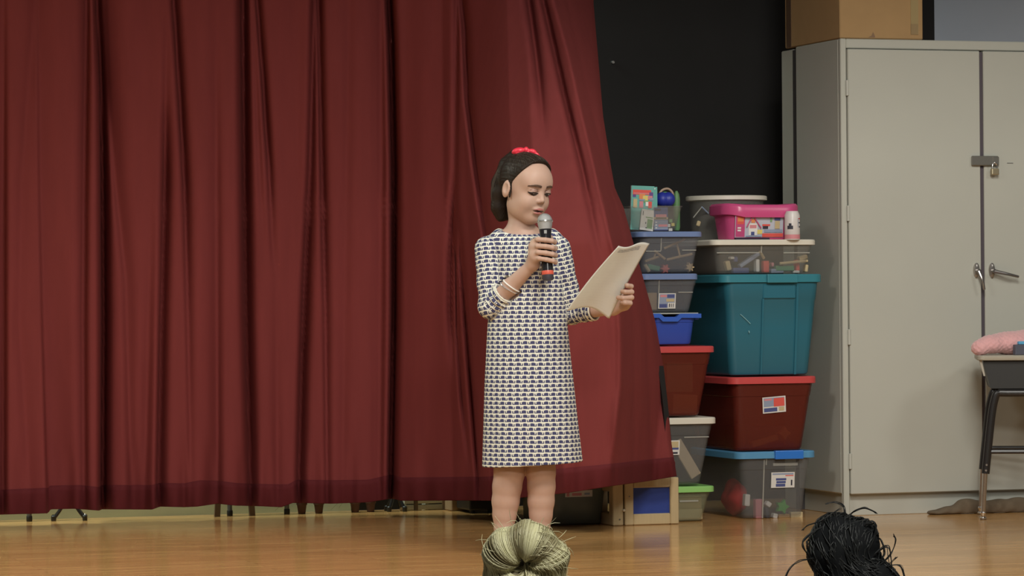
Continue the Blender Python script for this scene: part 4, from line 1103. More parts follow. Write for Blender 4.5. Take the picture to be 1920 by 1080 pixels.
for sx in (-1, 1):
    strip('eyebrow', [(sx*(.031+.021*t), .0195+.0036*(1-t*t)-.0015*t, .0042*(1-.6*max(0, t))) for t in ln], browm, off=.0016)
    strip('lash_and_shade', [(sx*(.030+.0165*t), -.0020-.0026*(1-t*t), .0052*(1-t*t)+.0010) for t in ln], lashm, off=.0016)  # lash line, widened and darkened to take in the eye's shading
    strip('socket_shade', [(sx*(.030+.0165*t), .0050+.0014*(1-t*t), .0040*(1-t*t)+.0008) for t in ln], mm('lid_shade_skin', (.34, .20, .155), .5), off=.0008)  # browner strip painting the socket shading above the lash
    strip('eyelid_crease', [(sx*(.030+.014*t), .0085+.0022*(1-t*t), .0006) for t in ln], mm('lid_crease', (.33, .17, .12), .6), 2)
    strip('eye_glint', [(sx*(.030+.008*t), -.0040, .0008*(1-t*t)+.0002) for t in np.linspace(-1, 1, 7)], mm('eye_white', (.55, .48, .44), .3), 2, .0014)

# ---- dress
Dm = SDF((-.22, -.19, .27), (.25, .19, 1.10), .003)
prof = [(876, 903, 1093, .128), (800, 905.5, 1084, .120), (720, 908, 1075.5, .110), (650, 911.5, 1068, .102), (600, 914.5, 1063, .097), (550, 919, 1059, .092), (510, 924, 1054, .090), (480, 927, 1050, .086), (460, 930, 1046, .074), (446, 938, 1037, .058), (432, 950, 1024, .045)]
pz = np.array([G(985, p[0])[2] for p in prof][::-1]); pl_ = np.array([G(p[1], p[0])[0] for p in prof][::-1]); pr_ = np.array([G(p[2], p[0])[0] for p in prof][::-1]); pd = np.array([p[3] for p in prof][::-1])
o_ = np.argsort(pz); pz, pl_, pr_, pd = pz[o_], pl_[o_], pr_[o_], pd[o_]
zhemL, zhemR = G(903, 876)[2], G(1093, 865.5)[2]
def torso(X, Y, Z):
    zz = Z.ravel(); l = np.interp(zz, pz, pl_)[None, None, :].astype(np.float32); r_ = np.interp(zz, pz, pr_)[None, None, :].astype(np.float32); dd = np.interp(zz, pz, pd)[None, None, :].astype(np.float32)
    c = (l+r_)/2; a = (r_-l)/2
    th = np.arctan2((Y-.008)/dd, (X-c)/a)
    fl = np.clip((.85-Z)/.55, 0, 1)
    wob = 1 + .022*fl*np.sin(5*th+.6)*np.abs(np.sin(th)) + .012*fl*np.sin(9*th+1.2) - .0
    k0 = np.sqrt(((X-c)/a)**2 + ((Y-.008)/dd)**2)
    d_ = (k0-wob)*np.minimum(a, dd)*.95
    hem = zhemL + (zhemR-zhemL)*(X+.145)/.335
    d_ = np.maximum(d_, hem-Z)
    inner = (k0-wob)*np.minimum(a, dd)*.95 + .007
    d_ = np.maximum(d_, -np.maximum(inner, Z-.42))
    return d_
Dm.op(torso, (-.2, -.16, .27), (.22, .17, G(985, 434)[2]), 0.0)
# shoulders and sleeves
Dm.cone(G(918, 463, .008), G(1046, 463, .008), .036, .036, .02)
Dm.cone(G(940, 448, .010), G(1032, 448, .010), .036, .036, .02)
CR = ER*.70+WR*.30; CL = EL*.46+WL*.54
SRo, SLo = G(913, 466, .004), G(1047, 466, .01)
Dm.cone(SRo, ER+np.array((-.001, 0, 0)), .041, .040, .004); Dm.cone(ER, CR, .040, .037, .012)
Dm.cone(SLo, EL, .041, .038, .004); Dm.cone(EL, CL, .037, .033, .010)
def cut(p, n, rad, depth):      # flat cuff end
    n = n/np.linalg.norm(n)
    def f(X, Y, Z):
        t = (X-p[0])*n[0]+(Y-p[1])*n[1]+(Z-p[2])*n[2]
        q = np.sqrt(np.maximum((X-p[0])**2+(Y-p[1])**2+(Z-p[2])**2-t*t, 0))
        return np.maximum(np.maximum(-t, t-depth), q-rad)
    Dm.op(f, p-.07, p+.07, 0, 'sub')
    def f2(X, Y, Z):
        t = (X-p[0])*n[0]+(Y-p[1])*n[1]+(Z-p[2])*n[2]
        q = np.sqrt(np.maximum((X-p[0])**2+(Y-p[1])**2+(Z-p[2])**2-t*t, 0))
        return np.maximum(np.maximum(-t-.02, t-.002), q-(rad*.74))
    return f2
nR, nL = (WR-ER)/np.linalg.norm(WR-ER), (WL-EL)/np.linalg.norm(WL-EL)
f2 = cut(CR, nR, .040, .05)
f2 = cut(CL, nL, .040, .05); Dm.op(lambda X, Y, Z: np.maximum(np.maximum(-((X-CL[0])*nL[0]+(Y-CL[1])*nL[1]+(Z-CL[2])*nL[2])-.03, ((X-CL[0])*nL[0]+(Y-CL[1])*nL[1]+(Z-CL[2])*nL[2])-.002), np.sqrt(np.maximum((X-CL[0])**2+(Y-CL[1])**2+(Z-CL[2])**2-((X-CL[0])*nL[0]+(Y-CL[1])*nL[1]+(Z-CL[2])*nL[2])**2, 0))-.0285), CL-.06, CL+.06, 0, 'sub')
# neckline scoop
Dm.ell(G(985, 419, -.012), (.096, .080, .040), .004, mode='sub')
# sleeve wrinkles
dv, df = Dm.mesh()
def seg_param(v, a, b):
    ab = b-a; tu = ((v-a) @ ab)/(ab @ ab); t = np.clip(tu, 0, 1); q = v-(a+t[:, None]*ab); return t, np.linalg.norm(q, axis=1), q, tu
tt = [seg_param(dv, SRo, ER), seg_param(dv, ER, CR), seg_param(dv, SLo, EL), seg_param(dv, EL, CL)]
rads = [(.041, .040), (.040, .037), (.041, .038), (.037, .033)]
dist = np.stack([np.abs(tt[i][1] - (rads[i][0]+(rads[i][1]-rads[i][0])*tt[i][0])) for i in range(4)], 1)
kmin = dist.argmin(1); onarm = dist.min(1) < .004
cxz = (np.interp(dv[:, 2], pz, pl_)+np.interp(dv[:, 2], pz, pr_))/2; axz = (np.interp(dv[:, 2], pz, pr_)-np.interp(dv[:, 2], pz, pl_))/2; dxz = np.interp(dv[:, 2], pz, pd)
th = np.arctan2(dv[:, 0]-cxz, -(dv[:, 1]-.008)*axz/dxz)
# arc length round the ellipse measured from the front
tab_t = np.linspace(-math.pi, math.pi, 361)
ratio = .68
ds = np.sqrt(np.cos(tab_t)**2 + (ratio*np.sin(tab_t))**2); arc = np.cumsum(ds)*(tab_t[1]-tab_t[0]); arc -= np.interp(0, tab_t, arc)
uv = np.stack([np.interp(th, tab_t, arc)*np.maximum(axz, .115), dv[:, 2]], 1)
LRo = np.linalg.norm(ER-SRo); LLo = np.linalg.norm(EL-SLo)
for i, (a, b, l0) in enumerate(((SRo, ER, 0), (ER, CR, LRo), (SLo, EL, 0), (EL, CL, LLo))):
    m_ = onarm & (kmin == i)
    ax_ = (b-a)/np.linalg.norm(b-a); e1 = np.cross(ax_, (0, 1, 0)); e1 /= np.linalg.norm(e1); e2 = np.cross(ax_, e1)
    q = tt[i][2][m_]
    ang = np.arctan2(q @ e1, -(q @ np.array((0, 1, 0)))*1.0)
    uv[m_, 0] = -ang*.039*(1 if ax_[2] < .3 else 1); uv[m_, 1] = -(l0 + tt[i][3][m_]*np.linalg.norm(b-a))
    wr = (.0022 if i in (0, 2) else .0028)*np.sin(tt[i][0][m_]*(16 if i in (0, 2) else 22) + 2.2*np.sin(ang*1.5+i))*np.clip(tt[i][0][m_]*2.5-.4, 0, 1)
    nn = q/np.maximum(np.linalg.norm(q, axis=1)[:, None], 1e-6)
    dv[m_] += nn*wr[:, None]
def dress_mat():
    m = mat('whale_print_cotton', (.74, .72, .60), .8, spec=.2)
    nt = m.node_tree; b = nt.nodes['Principled BSDF']; N = nt.nodes.new; Lk = nt.links.new
    tc = N('ShaderNodeTexCoord'); sp = N('ShaderNodeSeparateXYZ'); Lk(tc.outputs['UV'], sp.inputs[0])
    def mth(op, a, b_=None, c_=None):
        n = N('ShaderNodeMath'); n.operation = op
        for i, v_ in enumerate((a, b_, c_)):
            if v_ is None: continue
            if isinstance(v_, (int, float)): n.inputs[i].default_value = v_
            else: Lk(v_, n.inputs[i])
        return n.outputs[0]
    v_ = mth('MULTIPLY', sp.outputs[1], 1/.0142); row = mth('FLOOR', v_); fv = mth('FRACT', v_)
    par = mth('PINGPONG', row, 1.0)
    u_ = mth('ADD', mth('MULTIPLY', sp.outputs[0], 1/.0244), mth('MULTIPLY', row, .47)); fu0 = mth('FRACT', u_)
    # every other row swims the other way
    fu = mth('ADD', mth('MULTIPLY', fu0, mth('SUBTRACT', 1.0, par)), mth('MULTIPLY', mth('SUBTRACT', 1.0, fu0), par))
    def rect(u0_, u1_, v0_, v1_):
        a = mth('MULTIPLY', mth('GREATER_THAN', fu, u0_), mth('LESS_THAN', fu, u1_))
        c_ = mth('MULTIPLY', mth('GREATER_THAN', fv, v0_), mth('LESS_THAN', fv, v1_))
        return mth('MULTIPLY', a, c_)
    pat = mth('MAXIMUM', rect(.04, .66, .16, .80), mth('MAXIMUM', rect(.64, .88, .16, .36), mth('MAXIMUM', rect(.79, .93, .16, .74), rect(.12, .5, .70, .90))))
    mx = N('ShaderNodeMix'); mx.data_type = 'RGBA'; mx.inputs[6].default_value = (.76, .75, .64, 1); mx.inputs[7].default_value = (.060, .062, .135, 1)
    Lk(pat, mx.inputs[0]); Lk(mx.outputs[2], b.inputs['Base Color'])
    return m
dress = fast('dress', toW(dv), df, dress_mat(), girl, uv=uv); dress['label'] = 'cream dress printed with rows of navy whale shapes'
cream = mm('piping_cream', (.76, .74, .64), .7)
def ringtube(p, n, rad, r_, name, mt, parent, sq=1.0):
    n = Vector(n).normalized(); a = n.orthogonal().normalized(); b_ = n.cross(a)
    m = MB(); m.tube([gW(np.array(Vector(p)+(a*math.cos(t)+b_*math.sin(t))*rad)) for t in np.linspace(0, 2*math.pi, 32, endpoint=False)], r_, 8, closed=True)
    return m.build(name, mt, parent)
ringtube(CR, nR, .0365, .0028, 'cuff_piping', cream, dress); ringtube(CL, nL, .0325, .0028, 'cuff_piping', cream, dress)
# bracelets
q = ER*.52+WR*.48
ringtube(q, nR+np.array((.1, .25, .35)), .0315, .0026, 'bracelet', mm('bracelet_white', (.80, .78, .74), .35), girl)
ringtube(q+nR*(-.010), nR+np.array((.05, .1, .5)), .0325, .0024, 'bracelet', mm('bracelet_silver', (.70, .66, .66), .25, .7), girl)

# ---- hair
Hs = SDF((-.14, -.13, 1.05), (.11, .17, 1.38), .0026)
Hs.ell(Hd((0, .016, .031)), (.0745, .0915, .0835), 0, HR); Hs.ell(Hd((0, -.026, .054)), (.062, .060, .052), .02, HR)
# face opening: everything in front of a slanted plane
nf = HRn @ np.array((0, .80, .60)); nf /= np.linalg.norm(nf); cf = .016
def face_cut(X, Y, Z):
    x, y, z = X-HC[0], Y-HC[1], Z-HC[2]
    lx = HRn[0][0]*x+HRn[1][0]*y+HRn[2][0]*z
    return (nf[0]*x+nf[1]*y+nf[2]*z) - cf + .35*np.maximum(np.abs(lx)-.03, 0)
Hs.op(face_cut, (-.14, -.13, 1.0), (.11, .17, 1.4), .004, 'sub')
# 'sub' removes where the function is negative -> hair stays behind the plane
for pts in ([((974, 290, .02), .022), ((956, 312, .055), .034), ((943, 345, .078), .036), ((941, 378, .075), .031), ((944, 402, .065), .020)],
            [((970, 296, .03), .025), ((950, 330, .05), .030), ((938, 362, .055), .026), ((935, 390, .055), .022), ((938, 407, .055), .014)],
            [((968, 300, .05), .03), ((955, 345, .085), .032), ((953, 380, .08), .028), ((955, 402, .07), .016)]):
    Hs.chain([G(*p[0]) for p in pts], [p[1] for p in pts], .016)
Hs.cone(Hd((-.066, .0, .02)), Hd((-.069, -.010, -.035)), .007, .003, .006)
hv, hf = Hs.mesh()
# fine strand grooves running back from the hairline
loc_ = (hv-HC) @ HRn
ang = np.arctan2(loc_[:, 0], loc_[:, 2]+.03)
nrm_ = loc_/np.linalg.norm(loc_, axis=1)[:, None]
hv = hv + (nrm_ @ HRn.T)*((.0006)*np.sin(ang*60+3*np.sin(loc_[:, 1]*30)) + .0006*np.sin(ang*91+loc_[:, 1]*60))[:, None]
hairm = mat('dark_brown_hair', (.022, .0145, .010), .55, spec=.18, noise=.5, nscale=70, stretch=(1, 1, .25))
# combed strands from the hairline to the crown, and down the back
rs_ = random.Random(11); spaths = []
def hsurf(u):
    u = np.array(u)/np.linalg.norm(u)
    for k in range(70):
        p = HC + HRn @ np.array((0, .01, .02)) + HRn @ u*(.14-.0013*k)
        if Hs.at(p) < 0: return p
    return None
for k in range(240):
    x_ = rs_.uniform(-.95, .95); u0 = np.array((x_, -.80+.75*abs(x_)**1.5+rs_.uniform(0, .25), .72-.75*abs(x_)**2.2)); u1 = np.array((rs_.uniform(-.22, .22)+.25*x_, .35+rs_.uniform(-.1, .5), .95))
    u0 /= np.linalg.norm(u0); u1 /= np.linalg.norm(u1); P = []
    for q in np.linspace(0, 1, 10):
        p = hsurf(u0*(1-q)+u1*q+np.array((0, 0, .12))*math.sin(math.pi*q))
        if p is not None: P.append(gW(p))
    if len(P) > 5: spaths.append((P, rs_.uniform(.0006, .0011), rs_.random()))
for k in range(150):
    cps = [((974, 290, .02), .020), ((954, 312, .05), .033), ((941, 345, .065), .0365), ((938, 378, .065), .032), ((941, 406, .06), .014)]
    ph = rs_.uniform(-2.7, .3); P = []
    for (c_, r_) in cps:
        c0 = G(*c_); P.append(gW(c0 + np.array((math.cos(ph), math.sin(ph)*1.0, 0))*r_*rs_.uniform(.97, 1.03)))
    P = crom(P, [1]*len(P), 4)[0]
    spaths.append((P, rs_.uniform(.0006, .0012), rs_.random()))
hair = fast('hair', toW(hv), hf, hairm, girl); hair['label'] = 'dark brown half-up hair'
# red bow
Bo = SDF((-.09, -.10, 1.26), (.10, .10, 1.40), .002)
Rb = Matrix.Rotation(R(-8), 3, 'Y')
Bo.ell(G(972.5, 283, -.005), (.0225, .016, .0115), .003, Rb); Bo.ell(G(969, 284.5, -.024), (.010, .006, .0035), .002, Rb, 'sub')
Bo.ell(G(986.5, 281, -.010), (.0085, .010, .0105), .002); Bo.ell(G(999, 284, -.012), (.013, .010, .0085), .003, Matrix.Rotation(R(22), 3, 'Y'))
Bo.chain([G(988, 282, -.01), G(999, 284.5, -.014), G(1008, 290, -.016), G(1012, 294, -.014)], [.006, .007, .0045, .003], .003)
Bo.chain([G(962, 286, 0), G(975, 291, -.02), G(990, 288, -.02)], [.005, .005, .005], .004)
v, f = Bo.mesh(); bow = fast('hair_bow', toW(v), f, mat('red_satin', (.74, .035, .065), .35), girl); bow['label'] = 'bright red hair bow'
# shoes
for px_, dx in ((943, .01), (1013, .03)):
    a = G(px_, 1036, 0); a[2] = .018
    S = SDF(a+np.array((-.06, -.19, -.03)), a+np.array((.09, .07, .07)), .003)
    S.cone(a+np.array((0, .010, .008)), a+np.array((dx, -.095, .004)), .033, .030, .01); S.cone(a+np.array((dx, -.095, .004)), a+np.array((dx*1.4, -.13, 0)), .030, .020, .01)
    S.ell(a+np.array((dx*.4, -.035, .045)), (.027, .062, .030), .004, mode='sub')
    v, f = S.mesh(); v[:, 2] = np.maximum(v[:, 2], .0005); fast('shoe', toW(v), f, mm('flat_shoe', (.50, .33, .26), .5), girl)

sh_ = hair_obj('hair_strands', spaths, hair_mat('brown_strands', (.012, .008, .006), (.060, .042, .028), .45), hair)
# ---- microphone
Mw0, Mw1 = gW(MT), gW(MBt); max_ = (Mw1-Mw0).normalized()
mic_o = empty('microphone', Mw1); tag(mic_o, "black handheld microphone with silver grille in the girl's hand", 'microphone')
m = MB(); prof_ = [(.001, -.0245)] + [(.0245*math.sin(a), -.0245*math.cos(a)) for a in np.linspace(.25, 1.45, 8)] + [(.0255, .0), (.0255, .004), (.0245, .006), (.0235, .014), (.0205, .028)]
m.lathe(prof_, Mw0, max_, 28); m.build('grille', mat('grille_mesh', (.42, .42, .42), .45, .6, bump=1.0, bscale=600), mic_o)
m = MB(); m.lathe([(.0250, -.001), (.0268, .0), (.0268, .004), (.0250, .005)], Mw0, max_, 28); m.build('grille_band', mm('steel_bright', (.72, .72, .70), .25, .9), mic_o)
m = MB(); m.lathe([(.0205, .028), (.0198, .036), (.0180, .060), (.0182, .110), (.0190, .165)], Mw0, max_, 28); m.build('handle', mm('mic_black', (.016, .015, .018), .22), mic_o)
m = MB(); m.lathe([(.0196, .165), (.0200, .167), (.0200, .176), (.0194, .178)], Mw0, max_, 28); m.build('red_ring', mm('mic_red', (.62, .10, .06), .4), mic_o)
m = MB(); m.lathe([(.0190, .177), (.0188, .188), (.0165, .196), (.012, .197)], Mw0, max_, 28); m.build('end_cap', mm('mic_end', (.04, .035, .045), .5), mic_o)
side = (Mw0 - CAM).normalized()
pp = Mw0 + max_*.037 - f0*.0190
m = MB(); m.box((-.005, -.0015, -.006), (.005, .0015, .006), .001, Matrix.Translation(pp) @ Matrix.Rotation(-YAW, 4, 'Z')); m.build('switch', mm('steel_bright', (.72, .72, .70), .25, .9), mic_o)

# ---- sheet of paper
cs = [G(1062, 583, -.255), G(1143, 597, -.118), G(1160, 461, -.30), G(1218, 457, -.145)]   # BL BR TL TR
NU, NV = 25, 33; V = []; UVs = []
for j in range(NV):
    for i in range(NU):
        u_, v_ = i/(NU-1), j/(NV-1)
        p = (cs[0]*(1-u_)+cs[1]*u_)*(1-v_) + (cs[2]*(1-u_)+cs[3]*u_)*v_
        p = p + np.array((.0, .0, .024))*math.sin(math.pi*min(1, u_*1.05)**1.2)*(1-v_)**3 + np.array((-.012, -.018, .0))*math.sin(math.pi*v_)*(1-.5*u_)*.6
        p = p + np.array((0, 0, -.006))*math.sin(math.pi*2*u_)*v_**6
        V.append(toW(p[None])[0]); UVs.append((u_, v_))
Fc = [(j*NU+i, j*NU+i+1, (j+1)*NU+i+1, (j+1)*NU+i) for j in range(NV-1) for i in range(NU-1)]
pm = mat('paper', (.88, .84, .74), .7, spec=.2)
nt = pm.node_tree; b = nt.nodes['Principled BSDF']
tr = nt.nodes.new('ShaderNodeBsdfTranslucent'); tr.inputs[0].default_value = (.95, .91, .82, 1); ms_ = nt.nodes.new('ShaderNodeMixShader'); ms_.inputs[0].default_value = .5
out = nt.nodes['Material Output']; nt.links.new(b.outputs[0], ms_.inputs[1]); nt.links.new(tr.outputs[0], ms_.inputs[2]); nt.links.new(ms_.outputs[0], out.inputs[0])
# faint handwritten lines that show through the sheet
tc = nt.nodes.new('ShaderNodeTexCoord'); sp = nt.nodes.new('ShaderNodeSeparateXYZ'); nt.links.new(tc.outputs['UV'], sp.inputs[0])
def mth(op, a, b_=None):
    n = nt.nodes.new('ShaderNodeMath'); n.operation = op
    for i, v_ in enumerate((a, b_)):
        if v_ is None: continue
        if isinstance(v_, (int, float)): n.inputs[i].default_value = v_
        else: nt.links.new(v_, n.inputs[i])
    return n.outputs[0]
mp = nt.nodes.new('ShaderNodeMapping'); mp.inputs['Scale'].default_value = (60, 130, 1); nt.links.new(tc.outputs['UV'], mp.inputs[0])
nz = nt.nodes.new('ShaderNodeTexNoise'); nz.inputs['Scale'].default_value = 1; nz.inputs['Detail'].default_value = 3; nt.links.new(mp.outputs[0], nz.inputs['Vector'])
scrib = mth('GREATER_THAN', nz.outputs[0], .52)
band = mth('MULTIPLY', mth('GREATER_THAN', sp.outputs[1], .905), mth('LESS_THAN', sp.outputs[1], .955))
ub = mth('MULTIPLY', mth('GREATER_THAN', sp.outputs[0], .12), mth('LESS_THAN', sp.outputs[0], .78))
ink = mth('MULTIPLY', mth('MULTIPLY', scrib, band), ub)
fl_ = mth('FRACT', mth('MULTIPLY', sp.outputs[1], 22)); lines = mth('MULTIPLY', mth('MULTIPLY', mth('LESS_THAN', fl_, .4), mth('GREATER_THAN', nz.outputs[0], .55)), mth('LESS_THAN', sp.outputs[1], .9))
tot = mth('ADD', mth('MULTIPLY', ink, .75), mth('MULTIPLY', mth('MULTIPLY', lines, ub), .06))
mx = nt.nodes.new('ShaderNodeMix'); mx.data_type = 'RGBA'; mx.inputs[6].default_value = (.93, .92, .87, 1); mx.inputs[7].default_value = (.12, .13, .20, 1)
nt.links.new(tot, mx.inputs[0]); nt.links.new(mx.outputs[2], b.inputs['Base Color']); nt.links.new(mx.outputs[2], tr.inputs[0])
sheet = raw('paper_sheet', V, Fc, pm, uv=UVs); tag(sheet, "curling sheet of white paper held in the girl's outstretched hand", 'paper')
sol = sheet.modifiers.new('thickness', 'SOLIDIFY'); sol.thickness = .0008

# ================================================================== AUDIENCE IN FRONT OF THE STAGE
HALL = -.9
def audience(label, top, skincol, shirtcol):
    """a standing child seen from behind; top: world point where the bun meets the head"""
    fx, fy = f0, -r0        # facing the stage along the camera heading
    Ht = top.z-HALL
    sc_ = Ht/1.30
    T = lambda x, y, z: np.array((x, y, z))*sc_
    S = SDF((-.32*sc_, -.2*sc_, 0), (.32*sc_, .22*sc_, 1.32*sc_), .009)
    S.ell(T(0, 0, 1.205), np.array((.072, .088, .098))*sc_, .01); S.cone(T(0, 0, 1.13), T(0, 0, 1.05), .042*sc_, .045*sc_, .02)
    for sx in (-1, 1):
        S.chain([T(sx*.13, 0, 1.0), T(sx*.17, 0, .78), T(sx*.16, .05, .58)], [.04*sc_, .033*sc_, .024*sc_], .01); S.ell(T(sx*.155, .06, .53), np.array((.02, .03, .05))*sc_, .01)
        S.chain([T(sx*.075, 0, .62), T(sx*.075, 0, .34), T(sx*.075, 0, .05)], [.07*sc_, .048*sc_, .034*sc_], .02); S.cone(T(sx*.075, 0, .03), T(sx*.085, .11, .025), .03*sc_, .025*sc_, .02)
    S.cone(T(0, 0, 1.0), T(0, 0, .64), .10*sc_, .11*sc_, .04); S.cone(T(-.10, 0, 1.0), T(.10, 0, 1.0), .045*sc_, .045*sc_, .04)
    v, f = S.mesh(); v[:, 2] = np.maximum(v[:, 2], 0)
    base = Vector((top.x, top.y, HALL)) - f0*0
    loc = lambda q: np.asarray(q) @ np.array((tuple(r0), tuple(f0), (0, 0, 1))) + np.array(base)
    o = fast('person', loc(v), f, mat('audience_skin', skincol, .6), base=base); tag(o, label, 'person')
    S2 = SDF((-.32*sc_, -.2*sc_, .5*sc_), (.32*sc_, .22*sc_, 1.15*sc_), .010)
    S2.cone(T(0, 0, 1.0), T(0, 0, .62), .115*sc_, .13*sc_, .04); S2.cone(T(-.11, 0, 1.01), T(.11, 0, 1.01), .055*sc_, .055*sc_, .04)
    for sx in (-1, 1): S2.cone(T(sx*.13, 0, 1.0), T(sx*.163, 0, .84), .052*sc_, .046*sc_, .02)
    S2.ell(T(0, 0, 1.09), np.array((.06, .06, .05))*sc_, .005, mode='sub')
    v, f = S2.mesh(); fast('shirt', loc(v), f, mat('audience_shirt', shirtcol, .8), o)
    S3 = SDF((-.2*sc_, -.2*sc_, .1*sc_), (.2*sc_, .2*sc_, .70*sc_), .010)
    for sx in (-1, 1): S3.chain([T(sx*.07, 0, .62), T(sx*.076, 0, .34), T(sx*.076, 0, .14)], [.088*sc_, .062*sc_, .052*sc_], .02)
    v, f = S3.mesh(); fast('trousers', loc(v), f, mat('audience_trousers', (.06, .07, .10), .8), o)
    return o, sc_, base
# blonde bun
DB = 4.3
bc = WD(984, 1050, DB)
topB = WD(990, 1112, DB)
blo, sc_, base = audience('blonde person with a twisted bun at the foot of the stage', topB, (.55, .36, .26), (.30, .35, .42))
bm_ = hair_mat('blonde_hair', (.26, .22, .11), (.74, .72, .45))
tiltm = Matrix.Rotation(-YAW, 3, 'Z') @ Matrix.Rotation(R(30), 3, 'X')     # the bun's axis leans back towards the camera
paths = []
rnd = random.Random(3)
def tor(a, b_, Rm, r_, wob=0):
    # a: round the ring, b_: round the tube
    rr_ = r_*(1+.35*max(0, -math.sin(a))+.09*math.sin(5*a+1)+.05*math.sin(9*a))
    p = Vector(((Rm+rr_*math.cos(b_))*math.cos(a), -rr_*math.sin(b_), (Rm+rr_*math.cos(b_))*math.sin(a)))
    return bc + tiltm @ p
core = MB()
rs = []
for i in range(36):
    a = 2*math.pi*i/36; rs.append([tor(a, 2*math.pi*k/14, .029, .0215) for k in range(14)])
core.rings(rs, closed=True)
hb = core.build('bun_core', mm('blonde_core', (.20, .16, .08), .6), blo)
for k in range(900):
    a0 = rnd.uniform(0, 2*math.pi); b0 = rnd.uniform(-.6, .9); tw = rnd.uniform(.35, .6)
    bs, be = -1.9+b0*.3, 4.2
    if math.sin(a0) < .05: tw, bs, be = rnd.uniform(.9, 1.7), rnd.uniform(-1.6, 2.4), rnd.uniform(.5, 1.3)
    else: tw *= .6
    r_ = .0218+rnd.uniform(0, .0034); n = 14
    tone = min(1, max(0, .5+.42*math.sin(a0*7+.5*math.sin(a0*3))+rnd.uniform(-.25, .25)))  # dark streaks painted in for the shaded gaps between locks
    paths.append(([tor(a0+tw*q/n, bs+be*q/n, .029, r_) for q in range(n+1)], rnd.uniform(.0004, .0009), tone))
for k in range(420):            # locks sweeping across the front of the bun
    a0 = rnd.uniform(2.9, 4.3); a1 = a0+rnd.uniform(1.2, 2.2); b0 = rnd.uniform(-1.5, 1.9); n = 14; r_ = .0236+rnd.uniform(0, .002)
    tone = min(1, max(0, .55+.4*math.sin(b0*6+a0)+rnd.uniform(-.25, .25)))  # shaded gaps painted as dark streaks here too
    paths.append(([tor(a0+(a1-a0)*q/n, b0+.55*q/n, .029, r_) for q in range(n+1)], rnd.uniform(.0004, .0009), tone))
for k in range(70):             # flyaways
    a0 = rnd.uniform(0, 2*math.pi); st_ = tor(a0, rnd.uniform(-1, 1), .029, .0225); out_ = (st_-bc).normalized(); q = Vector((rnd.uniform(-1, 1), rnd.uniform(-1, 1), rnd.uniform(-1, 1)))*.010
    paths.append(([st_, st_+out_*.006+q*.3, st_+out_*.010+q, st_+out_*.011+q*1.7], .00035, .9))
ho = hair_obj('bun_strands', paths, bm_, blo); ho['label'] = 'blonde strands wound into a bun'
cap = MB(); hc_ = Vector(base) + Vector((0, 0, 1.205*sc_))
S = SDF((-.12, -.13, -.13), (.12, .13, .14), .005); S.ell((0, -.006, .012), np.array((.078, .095, .104))*sc_, 0)
S.op(lambda X, Y, Z: (-.8*Y+.6*Z+.03)+0*X, (-.12, -.13, -.13), (.12, .13, .14), .004, 'sub')
v, f = S.mesh(); fast('hair_cap', v @ np.array((tuple(r0), tuple(f0), (0, 0, 1))) + np.array(hc_), f, mm('blonde_core', (.20, .16, .08), .6), blo)
# black messy bun
DK = 4.75
kc = WD(1578, 1033, DK)
topK = WD(1590, 1115, DK)
kid, sc2, base2 = audience('black-haired person with a messy bun below the steel cabinet', topK, (.36, .22, .15), (.15, .15, .16))
km = hair_mat('black_hair', (.004, .005, .005), (.012, .014, .0145), .5)
S = SDF((-.09, -.07, -.10), (.11, .07, .08), .003)
S.ell((-.006, 0, .002), (.038, .036, .041), .01); S.ell((.022, 0, .012), (.026, .03, .030), .012); S.ell((.022, 0, -.035), (.046, .036, .03), .02); S.ell((-.008, 0, .030), (.022, .026, .018), .012); S.ell((.05, 0, -.055), (.04, .03, .022), .02)
v, f = S.mesh(); v = v + .0015*np.sin(v[:, [2, 0, 1]]*210)
v = v*1.09; Vw = v @ np.array((tuple(r0), tuple(f0), (0, 0, 1))) + np.array(kc)
fast('bun_core', Vw, f, mm('black_core', (.007, .008, .009), .8, spec=.15), kid)
paths = []
for k in range(240):            # loops wound round the bun
    ax = Vector((.75+rnd.uniform(-.35, .35), -.5+rnd.uniform(-.4, .4), .45+rnd.uniform(-.45, .45))).normalized(); e1 = ax.orthogonal().normalized(); e2 = ax.cross(e1)
    a0 = rnd.uniform(0, 6.28); n = 14; sp_ = rnd.uniform(1.2, 2.6); c_ = r0*rnd.uniform(-.012, .024) + Vector((0, 0, rnd.uniform(-.03, .016))); rr_ = rnd.uniform(.032, .039)
    P = []; offs = rnd.uniform(-1.6, 1.3)
    for q in range(n+1):
        uu = np.array(e1*math.cos(a0+sp_*q/n)+e2*math.sin(a0+sp_*q/n)) + np.array(tuple(ax))*offs
        uu /= np.linalg.norm(uu); st = np.array((.008, 0, -.012))
        for z_ in range(80):
            pp_ = st + uu*(.10-.0012*z_)
            if S.at(pp_) < 0: break
        pp_ = (pp_+uu*.0010)*1.09
        P.append(kc + r0*pp_[0] + f0*pp_[1] + Vector((0, 0, pp_[2])))
    paths.append((P, rnd.uniform(.0007, .0012), rnd.random()))
def kp(*pts):
    P = [WD(x, y, DK-.03+.02*rnd.random()) for x, y in pts]
    return crom(P, [1]*len(P), 6)[0]
